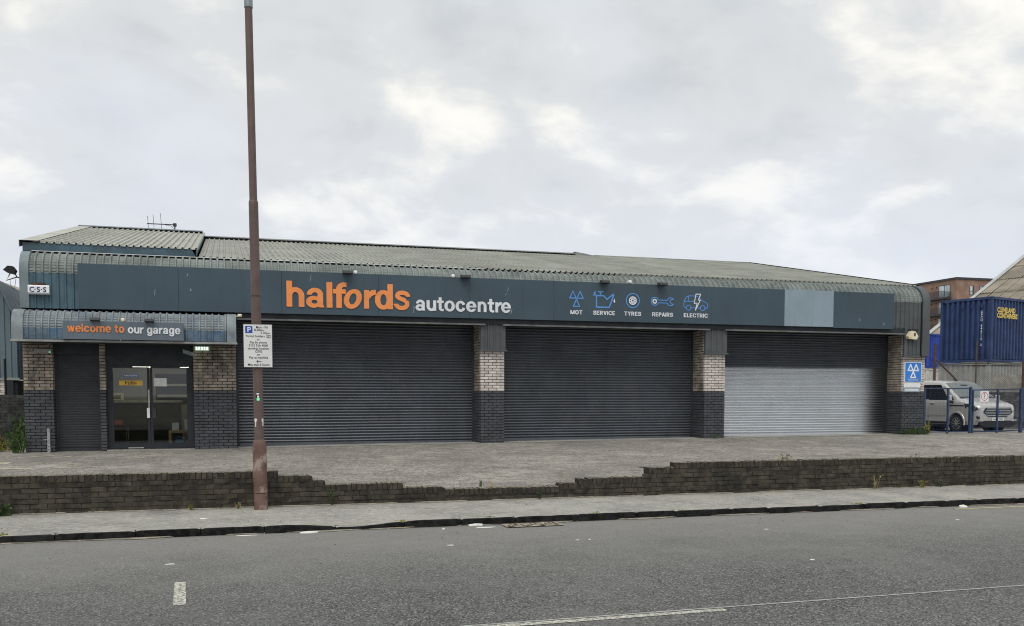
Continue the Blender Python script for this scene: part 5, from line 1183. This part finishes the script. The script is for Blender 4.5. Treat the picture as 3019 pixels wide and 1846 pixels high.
# boards and brick wall behind
bf = empty('board_fence', (32, 32.6, .4), 'pale weathered upright boards standing behind the chain-link fence', 'fence')
for k in range(14):
    s = 2.78 + k * .19; p = FA + fd * s; q = FA + fd * (s + .18); n_ = Vector((-fd.y, fd.x, 0)) * .14; hgt = 2.68 + random.uniform(-.03, .03)
    MB().add([(p.x + n_.x, p.y + n_.y, .3), (q.x + n_.x, q.y + n_.y, .3), (q.x + n_.x * 1.25, q.y + n_.y * 1.25, .3), (p.x + n_.x * 1.25, p.y + n_.y * 1.25, .3), (p.x + n_.x, p.y + n_.y, hgt), (q.x + n_.x, q.y + n_.y, hgt), (q.x + n_.x * 1.25, q.y + n_.y * 1.25, hgt), (p.x + n_.x * 1.25, p.y + n_.y * 1.25, hgt)],
             [(0, 1, 5, 4), (1, 2, 6, 5), (2, 3, 7, 6), (3, 0, 4, 7), (4, 5, 6, 7)]).build('board', 'board', bf)
yw = empty('yard_wall', (32, 31, .4), 'dark grey brick yard wall to the right of the van', 'wall')
WA, WB_ = Vector((29.2, 32.4, 0)), Vector((38, 29.4, 0)); wd = (WB_ - WA).normalized(); wang = math.atan2(wd.y, wd.x); wnn = Vector((-wd.y, wd.x, 0))
brk = MB()
for r in range(20):
    s = (.1125 if r % 2 else 0)
    while s < 8.6:
        p = WA + wd * s; place_mb(brk, STR[random.randrange(6)], (p.x, p.y, .42 + r * .075), wang); s += .2255
brk.build('brickwork', 'yard_brick', yw, kind='stuff')
a0, b0 = WA + wnn * .012, WB_ + wnn * .012; a1, b1 = WA + wnn * .2, WB_ + wnn * .2
MB().add([(a0.x, a0.y, .2), (b0.x, b0.y, .2), (b1.x, b1.y, .2), (a1.x, a1.y, .2), (a0.x, a0.y, 1.93), (b0.x, b0.y, 1.93), (b1.x, b1.y, 1.93), (a1.x, a1.y, 1.93)], [(0, 1, 5, 4), (1, 2, 6, 5), (2, 3, 7, 6), (3, 0, 4, 7), (4, 5, 6, 7)]).build('mortar_core', 'pillar_mortar', yw)

# ---- big shed with a mossy corrugated roof
SA = Vector((49.7, 58.5, 6.0)); al = R(27.5); up = Vector((.956 * math.cos(al), .292 * math.cos(al), math.sin(al))); along = Vector((.292, -.956, 0))
SHED = empty('shed', (55, 55, .4), 'large shed whose brown corrugated roof rises behind the containers', 'shed')
nrm = up.cross(along).normalized(); nrm = nrm if nrm.z > 0 else -nrm
rs_r = random.Random(4)
for k in range(26):
    for q in range(6):
        mb = MB(); cols = []
        for i in range(4):
            a = i * .26; cols += [(a, 0), (a + .13, .07)]
        cols = [(a * .94, d) for a, d in cols] + [(.975, 0)]; base = SA + along * (k * 1.02 + rs_r.uniform(-.02, .02)); t0 = rs_r.uniform(0, .05)
        mb.grid([[tuple(base + along * a + up * s_ + nrm * (d + h_)) for a, d in cols] for s_, h_ in ((q * 2.7 - .1, .025 + t0), (q * 2.7 + 2.7, .0))]); mb.build('roof_sheet', 'asbestos', SHED)
for (s0, s1, w, off) in ((0, 16, .20, .16),):
    mb = MB(); A_ = SA - along * .20 + nrm * off; B_ = SA + along * w + nrm * off
    mb.add([tuple(A_), tuple(B_), tuple(B_ + up * 16), tuple(A_ + up * 16), tuple(A_ - nrm * .35), tuple(A_ + up * 16 - nrm * .35)], [(0, 1, 2, 3), (0, 3, 5, 4)]); mb.build('verge_trim', 'verge_white', SHED)
MB().add([tuple(SA - nrm * .12), tuple(SA + along * 26.5 - nrm * .12), tuple(SA + along * 26.5 + up * 16 - nrm * .12), tuple(SA + up * 16 - nrm * .12)], [(0, 1, 2, 3)]).build('gap_backing', 'room_dark', SHED)  # dark sheet added under the roof so gaps read as shade, not sky
top_ = SA + up * 16; MB().add([tuple(SA), tuple(top_), (top_.x, top_.y, .2), (SA.x, SA.y, .2)], [(0, 1, 2, 3)]).build('gable_wall', 'board', SHED)
e2 = SA + along * 26.5; MB().add([tuple(SA), tuple(e2), (e2.x, e2.y, .2), (SA.x, SA.y, .2)], [(0, 1, 2, 3)]).build('eave_wall', 'board', SHED)

# ---- apartment block far behind
AX, AY, AH = 125.8, 140.2, 23.1
AP = empty('apartment_block', (AX, AY, 0), 'orange brick apartment block with balconies far behind the garage', 'building')
MB().box(AX, AX + 45, AY, AY + 45, 0, AH - .35).build('wall', 'apartment_brick', AP); MB().box(AX - .2, AX + 45.2, AY - .2, AY + 45.2, AH - .35, AH).build('roof', 'apartment_dark', AP)
for st_ in range(5):
    z = 19.75 - 2.95 * st_
    for (y0, y1) in ((141.7, 144.6), (151.0, 153.9), (160.5, 163.4)):
        w = MB().box(AX - .03, AX + .25, y0, y1, z, z + 2.25).build('window', 'apartment_dark', AP)
        for k in range(2): MB().box(AX - .06, AX - .035, y0 + .12 + k * 1.42, y0 + 1.36 + k * 1.42, z + .1, z + 2.12).build('pane', 'apartment_glass', w)
        bal = MB().box(AX - 1.5, AX - .01, y0 - .3, y0 + 5.2, z - .42, z - .12).build('balcony', 'apartment_dark', AP)
        rl = MB()
        for k in range(56): rl.box(AX - 1.48, AX - 1.45, y0 - .28 + k * .098, y0 - .255 + k * .098, z - .12, z + .98)
        for k in range(14): rl.box(AX - 1.45 + k * .105, AX - 1.425 + k * .105, y0 - .28, y0 - .25, z - .12, z + .98); rl.box(AX - 1.45 + k * .105, AX - 1.425 + k * .105, y0 + 5.17, y0 + 5.2, z - .12, z + .98)
        rl.box(AX - 1.49, AX - 1.44, y0 - .3, y0 + 5.2, z + .98, z + 1.04); rl.build('railing', 'balcony_bar', bal)
        for yy in (y0 + 3.5, y0 + 4.7): MB().tube([(AX - .05, yy, z + 2.0), (AX + .02, yy, z + 2.0)], .14, 10).build('wall_vent', 'black', AP)
    for x in (128.65, 130.85, 135.0, 138.5):
        w = MB().box(x, x + 1.0, AY - .03, AY + .2, z + .25, z + 1.95).build('window', 'apartment_dark', AP); MB().box(x + .08, x + .62, AY - .06, AY - .035, z + .9, z + 1.88).build('pane', 'apartment_glass', w); MB().box(x + .08, x + .62, AY - .06, AY - .035, z + .33, z + .82).build('pane', 'apartment_glass', w)

# ================================================================== LEFT SIDE
nb = empty('neighbouring_shed', (-9, 32, .5), 'blue-grey clad shed with sloping roof edge left of the garage', 'shed')
def clad_wall(P0, P1, z0, z1a, z1b, n, h, name, mat_, parent):
    P0, P1 = Vector(P0), Vector(P1); d = P1 - P0; nn_ = Vector((d.y, -d.x)).normalized(); cols = []
    for i in range(n):
        for (t_, hh) in ((0, 0), (.55, 0), (.65, h), (.9, h)): cols.append(((i + t_) / n, hh))
    cols.append((1, 0)); lo = []; hi = []
    for t_, hh in cols:
        p = P0 + d * t_ + nn_ * hh; lo.append((p.x, p.y, z0)); hi.append((p.x, p.y, z1a + (z1b - z1a) * t_))
    return MB().grid([lo, hi]).build(name, mat_, parent)
clad_wall((-6.62, 32), (-6.13, 32), 2.28, 5.2, 4.03, 3, .03, 'end_cladding', 'neighbour_cladding', nb); clad_wall((-10.5, 32), (-6.62, 32), 2.28, 5.4, 5.2, 20, .03, 'end_cladding', 'neighbour_cladding', nb); clad_wall((-6.13, 32), (-6.13, 36), 2.28, 4.03, 4.03, 14, .03, 'side_cladding', 'neighbour_cladding', nb)
MB().add([(-6.62, 31.9, 5.30), (-6.08, 31.9, 4.04), (-6.08, 36, 4.04), (-6.62, 36, 5.30), (-6.08, 31.9, 3.92), (-6.62, 31.9, 5.16), (-10.5, 31.9, 5.50), (-10.5, 36, 5.50), (-10.5, 31.9, 5.36)], [(0, 1, 2, 3), (0, 1, 4, 5), (6, 0, 3, 7), (6, 0, 5, 8)]).build('roof', 'neighbour_cladding', nb)
MB().box(-10.5, -6.17, 32.03, 35.9, .2, 2.26).build('plinth', 'pillar_mortar', nb); MB().box(-10.5, -6.1, 31.96, 32.02, 2.262, 2.33).build('drip_flashing', 'flashing', nb)
wb = MB()
for r in range(24):
    s = -9.0 + (.1125 if r % 2 else 0)
    while s < -6.3:
        if not (-6.53 < s + .1 < -6.26): place_mb(wb, STR[random.randrange(6)], (s, 32.0, .46 + r * .075), 0)
        s += .2255
wb.build('plinth_brickwork', 'cream_brick', nb, kind='stuff'); MB().box(-6.49, -6.27, 31.97, 32.02, .6, 2.24).build('door', 'dark_trim', nb)
cs = empty('cream_warehouse', (-12, 45, .4), 'cream ribbed warehouse behind the blue-grey shed', 'warehouse')
clad_wall((-16, 45), (-8.15, 45), .3, 8.9, 6.2, 24, .05, 'cladding', 'cream_cladding', cs); clad_wall((-8.15, 45), (-8.15, 65), .3, 6.2, 6.2, 50, .05, 'side_cladding', 'cream_cladding', cs)
MB().add([(-16.1, 44.85, 9.02), (-8.05, 44.85, 6.26), (-8.05, 65, 6.26), (-16.1, 65, 9.02), (-8.05, 44.85, 6.10), (-16.1, 44.85, 8.86)], [(0, 1, 2, 3), (0, 1, 4, 5)]).build('roof', 'cream_cladding', cs)
lw2 = empty('boundary_wall', (-7, 26, .4), 'dark brick boundary wall left of the garage pier', 'wall')
lb = MB()
for r in range(18):
    s = -12 + (.1125 if r % 2 else 0)
    while s < -4.55: place_mb(lb, STR[random.randrange(6)], (s, 26.3, .45 + r * .075), 0); s += .2255
lb.build('brickwork', 'low_wall', lw2, kind='stuff'); MB().box(-12, -4.45, 26.31, 26.5, .3, 1.80).build('mortar_core', 'mortar', lw2)
for (x, lb_) in ((-5.60, 'thin black fence stake at the picture edge above the boundary wall'), (-5.15, 'rusty steel stake beside the garage pier above the boundary wall')):
    MB().tube([(x, 27.6, .4), (x, 27.6, 2.75 if x < -5.3 else 2.95)], .03, 8).build('fence_stake', 'black' if x < -5.3 else 'rust_post', label=lb_, cat='stake')
bw = empty('site_cabin', (-7.6, 40, .4), 'small white cabin glimpsed between boundary wall and garage pier', 'cabin')
MB().box(-7.6, -5.9, 40, 43, .3, 2.75).build('wall', 'pure_white', bw); MB().box(-7.2, -6.9, 39.96, 40.01, 1.9, 2.5).build('window', 'dark_grey', bw); MB().box(-7.7, -5.8, 39.9, 43.1, 2.75, 2.95).build('roof', 'rust_post', bw)

# ================================================================== WEEDS
def weed(loc, h, n, spread, mat_, label, width=.018, leafy=True, group='weeds'):
    rr = random.Random(int(loc[0] * 97 + loc[1] * 31)); e_ = empty('weed', loc, label, 'weed', group); mb = MB(); sm = MB()
    for i in range(n):
        a = rr.uniform(0, 6.283); r0 = rr.uniform(0, spread) ; x, y = loc[0] + r0 * math.cos(a), loc[1] + .35 * r0 * math.sin(a); hh = h * rr.uniform(.45, 1)
        tx, ty = rr.uniform(-.35, .35) * hh, rr.uniform(-.35, .15) * hh; w = width * rr.uniform(.6, 1.2)
        p0 = Vector((x, y, loc[2] - .01)); p1 = Vector((x + tx * .5, y + ty * .5, loc[2] + hh * .65)); p2 = Vector((x + tx * 1.3, y + ty * 1.3, loc[2] + hh))
        b_ = Vector((math.cos(a + 1), math.sin(a + 1) * .5, 0)) * w / 2
        if leafy:
            mb.add([p0 - b_ * .4, p0 + b_ * .4, p1 + b_, p1 - b_, p2], [(0, 1, 2, 3), (3, 2, 4)])
            for k in range(4):
                t = rr.uniform(.25, 1); q = p0.lerp(p1, t) if t < .7 else p1.lerp(p2, t - .3); d = Vector((rr.uniform(-1, 1), rr.uniform(-1, .6), rr.uniform(-.2, .8))).normalized() * w * 2.2; s_ = d.cross(Vector((0, 1, .3))).normalized() * w * .7
                mb.add([q, q + d * .5 + s_, q + d, q + d * .5 - s_], [(0, 1, 2, 3)])
        else:
            mb.add([p0 - b_ * .5, p0 + b_ * .5, p1 + b_ * .6, p1 - b_ * .6, p2], [(0, 1, 2, 3), (3, 2, 4)])
    mb.build('leaves', mat_, e_); return e_
def gz(x, y): return yard_z(x, y) if y > 14.6 else (.11 if y > kerbY(x) + .1 else 0)
def W(x, y, h, n, sp, m_, lb_, w=.02, leafy=True, z=None): return weed((x, y, gz(x, y) if z is None else z), h, n, sp, m_, lb_, w, leafy)
W(13.25, 23.9, .16, 46, .22, 'leaf', 'grass tuft at the foot of the pier between second and third shutter', .016, False)
W(20.05, 23.88, .20, 90, .55, 'leaf', 'dark green weeds along the foot of the end pier', .03)
W(20.42, 23.85, .42, 26, .12, 'leaf_yellow', 'tall pale weed at the corner of the end pier by the gate', .026)
W(-4.62, 23.85, .55, 46, .14, 'leaf', 'tall green weed at the corner of the brick pier left of the entrance', .04)
W(-5.1, 24.6, .42, 40, .30, 'leaf_yellow', 'yellow-flowered ragwort in front of the boundary wall', .03)
W(-4.85, 25.9, .95, 40, .22, 'leaf', 'bushy dark weed climbing beside the garage pier', .05)
W(1.49, 14.49, .34, 9, .015, 'leaf', 'slim green weed growing up the wall where it steps down beside the lamp post', .015, True, .11)
W(3.95, 14.85, .13, 26, .06, 'leaf', 'green tuft behind the lowest part of the broken wall', .014, False)
W(4.12, 14.88, .10, 22, .06, 'leaf_dry', 'dry straw tuft behind the lowest part of the broken wall', .012, False)
W(2.35, 14.85, .30, 10, .04, 'leaf_dry', 'wispy dry stalks behind the wall near the lamp post side of the gap', .008, False)
W(2.66, 14.82, .24, 8, .03, 'leaf_dry', 'short dry stalk behind the wall beside the gap', .008, False)
W(5.33, 14.88, .34, 8, .03, 'leaf_dry', 'single dry stalk behind the wall where it rises again', .007, False)
W(-3.02, 14.50, .17, 34, .12, 'leaf', 'green weed at the wall foot at the picture edge', .025, True, .11)
W(4.80, 14.36, .10, 12, .03, 'leaf', 'tiny green weed on the face of the lowest wall part', .014, True, .13)
W(11.1, 14.22, .34, 14, .05, 'leaf_dry', 'thin brownish weed against the tall part of the wall', .012, True, .11)
W(12.1, 14.20, .14, 12, .04, 'leaf_yellow', 'small yellowish weed at the foot of the tall wall', .016, True, .11)
W(12.5, 14.19, .17, 12, .03, 'leaf', 'small green weed at the foot of the tall wall near the picture edge', .014, True, .11)
W(9.6, 14.75, .80 - .45, 16, .07, 'leaf_yellow', 'pale green weed rising behind the tall wall below the silver shutter', .016, True, .46)
W(12.35, 14.7, .30, 12, .06, 'leaf_yellow', 'pale green weed rising behind the tall wall below the gates', .014, True, .46)
W(-.55, 14.50, .10, 10, .03, 'leaf_yellow', 'tiny yellow-green weed at the wall foot left of the lamp post', .014, True, .11)
W(.12, 14.45, .12, 8, .04, 'leaf_dry', 'dried weed at the wall foot just left of the lamp post', .012, True, .11)
for (x, s, lb_) in ((-2.72, .14, 'moss clump on the kerb at the picture edge'), (.25, .10, 'moss streak on the kerb below the lamp post'), (1.05, .12, 'moss streak on the kerb where it starts to sink'), (2.25, .10, 'mossy patch on the kerb after the sunken stretch'), (2.95, .05, 'small mossy spot on the kerb'), (3.48, .10, 'thin moss streak on the kerb before the drain'), (5.05, .10, 'thick moss clump on the kerb above the drain'), (6.35, .08, 'yellow moss spot on the kerb beyond the drain'), (9.45, .12, 'yellow moss patch on the kerb below the silver shutter'), (11.6, .10, 'low moss streak on the kerb towards the picture edge')):
    mb = MB(); rr = random.Random(int(x * 50)); y = kerbY(x) + .10
    for k in range(16):
        a, b_ = x + rr.gauss(0, s * .5), y + rr.gauss(0, .02); q = rr.uniform(.006, .02); zt = .097 - kerb_dip(a) + q * (1.4 if 'clump' in lb_ else .7)
        mb.add([(a - q * 1.6, b_ - q, .085 - kerb_dip(a)), (a + q * 1.6, b_ - q, .085 - kerb_dip(a)), (a + q * 1.6, b_ + q, .085 - kerb_dip(a)), (a - q * 1.6, b_ + q, .085 - kerb_dip(a)), (a, b_, zt)], [(0, 1, 4), (1, 2, 4), (2, 3, 4), (3, 0, 4)])
    mb.build('moss_patch', 'moss', label=lb_, cat='moss', group='moss on the kerb')

# ================================================================== GUTTER AND LITTER
dg_ = empty('gutter_grate', (3.98, 12.38, 0), 'rusty gutter grate against the kerb half buried in sand', 'drain')
y0 = kerbY(3.98) - .34; fr_ = MB(); fr_.box(3.62, 4.34, y0, y0 + .03, .001, .016); fr_.box(3.62, 4.34, y0 + .28, y0 + .31, .001, .016); fr_.box(3.62, 3.65, y0 + .031, y0 + .279, .001, .016); fr_.box(4.31, 4.34, y0 + .031, y0 + .279, .001, .016); fr_.build('frame', 'rust_post', dg_)
MB().add([(3.65, y0 + .03, .0045), (4.31, y0 + .03, .0045), (4.31, y0 + .28, .0045), (3.65, y0 + .28, .0045)], [(0, 1, 2, 3)]).build('pit', 'black', dg_)
for k in range(9): MB().box(3.69 + k * .07, 3.715 + k * .07, y0 + .032, y0 + .278, .005, .014).build('bar', 'rust_post', dg_)
sd = MB(); rows = []
for j in range(7):
    rows.append([(3.58 + i * .058, y0 - .05 + j * .055 + .02 * mnoise.noise((i, j, 3)), max(.002, .012 + .028 * mnoise.noise((i * .5, j * .7, 9)) * (1 if 0 < i < 13 and 0 < j < 6 else 0))) for i in range(15)])
sd.grid(rows).build('silt', 'sand', label='pale silt and leaf litter heaped over the gutter grate', cat='silt', kind='stuff')
def scrap(x, y, w, d, h, mat_, label, z=.002, rz=0.0, name='paper_scrap', cat='litter'):
    rr = random.Random(int(x * 131 + y * 17)); n = 9; top_ = []; c_, s_ = math.cos(rz), math.sin(rz)
    for i in range(n):
        a = 6.283 * i / n; r = rr.uniform(.7, 1.1); px, py = w / 2 * r * math.cos(a), d / 2 * r * math.sin(a); top_.append((x + px * c_ - py * s_, y + px * s_ + py * c_, z + rr.uniform(.2, 1) * h))
    mb = MB(); mb.add(top_ + [(x, y, z + h * 1.2)] + [(p[0], p[1], z) for p in top_], [(i, (i + 1) % n, n) for i in range(n)] + [(i, i + n + 1, (i + 1) % n + n + 1, (i + 1) % n) for i in range(n)]); return mb.build(name, mat_, label=label, cat=cat, group='litter on road and pavement')
scrap(3.22, 12.40, .22, .10, .028, 'paper', 'crumpled white cup lid in the gutter left of the grate')
scrap(3.30, 12.20, .30, .07, .008, 'paper', 'flat white paper strip on the road left of the grate')
scrap(2.72, 12.18, .05, .03, .02, 'paper', 'tiny white pellet on the road left of the cup lid')
scrap(.98, 12.36, .30, .07, .02, 'paper', 'flattened white wrapper in the gutter under the sunken kerb')
scrap(.20, 12.37, .28, .035, .008, 'paper', 'thin white strip in the gutter below the lamp post')
scrap(2.51, 10.86, .10, .045, .006, 'paper', 'small white scrap on the road in front of the first shutter')
scrap(4.10, 10.80, .06, .04, .006, 'paper', 'small white scrap, first of a pair on the open road')
scrap(4.26, 10.80, .05, .04, .006, 'paper', 'small white scrap, second of a pair on the open road')
scrap(6.85, 10.95, .08, .04, .006, 'paper', 'small white scrap on the road below the second pier')
scrap(10.0, 11.0, .08, .04, .006, 'paper', 'small white scrap on the road below the silver shutter')
scrap(11.2, 12.20, .16, .09, .04, 'paper', 'crumpled grey and white bag in the gutter far along the kerb')
scrap(-.62, 10.47, .12, .05, .008, 'paper', 'white scrap on the road behind the painted tick')
scrap(6.05, 8.75, .06, .05, .006, 'paper', 'small white fleck on the road above the long dash')
scrap(-.35, 13.45, .12, .05, .01, 'paper', 'pale scrap on the pavement left of the lamp post', .10)
for i, x in enumerate((2.9, 3.7, 5.6, 6.7, 7.9, 9.3)):
    scrap(x, 13.75 + .1 * (i % 2), .26, .03, .004, 'white_paint_thin', ['first', 'second', 'third', 'fourth', 'fifth', 'last'][i] + ' faded white streak in the row along the pavement', .106, -.02, 'paint_streak', 'paint mark')
MB().grid([[(x, y, yard_z(x, y) + .009) for x in np.linspace(a, b_, 7)] for (a, b_, y) in ((8.35, 9.1, 16.35), (8.1, 9.2, 16.6), (7.85, 8.8, 17.0), (7.75, 8.2, 17.25))]).build('damp_stain', 'damp', label='dark damp stain on the forecourt behind the stepped wall', cat='stain')
sc_r = random.Random(21)
peb = MB()
for k in range(150):
    x = sc_r.uniform(-3, 13); y = sc_r.choice((sc_r.uniform(7.2, 12.2), sc_r.uniform(11.4, 12.3), sc_r.uniform(12.8, 14.4), sc_r.uniform(14.9, 23.6))); z = gz(x, y) + (-.004 if y > 12.6 else 0); q = sc_r.uniform(.004, .011)
    peb.add([(x - q, y - q, z), (x + q, y - q * .6, z), (x + q * .8, y + q, z), (x - q * .7, y + q, z), (x, y, z + q)], [(0, 1, 4), (1, 2, 4), (2, 3, 4), (3, 0, 4)], 0)
peb.build('pebbles', ['dark_grey', 'paper'], label='tiny stones and crumbs scattered over road, pavement and forecourt', cat='pebbles', kind='stuff')

for o in bpy.data.objects:
    if '_w' in o: del o['_w']
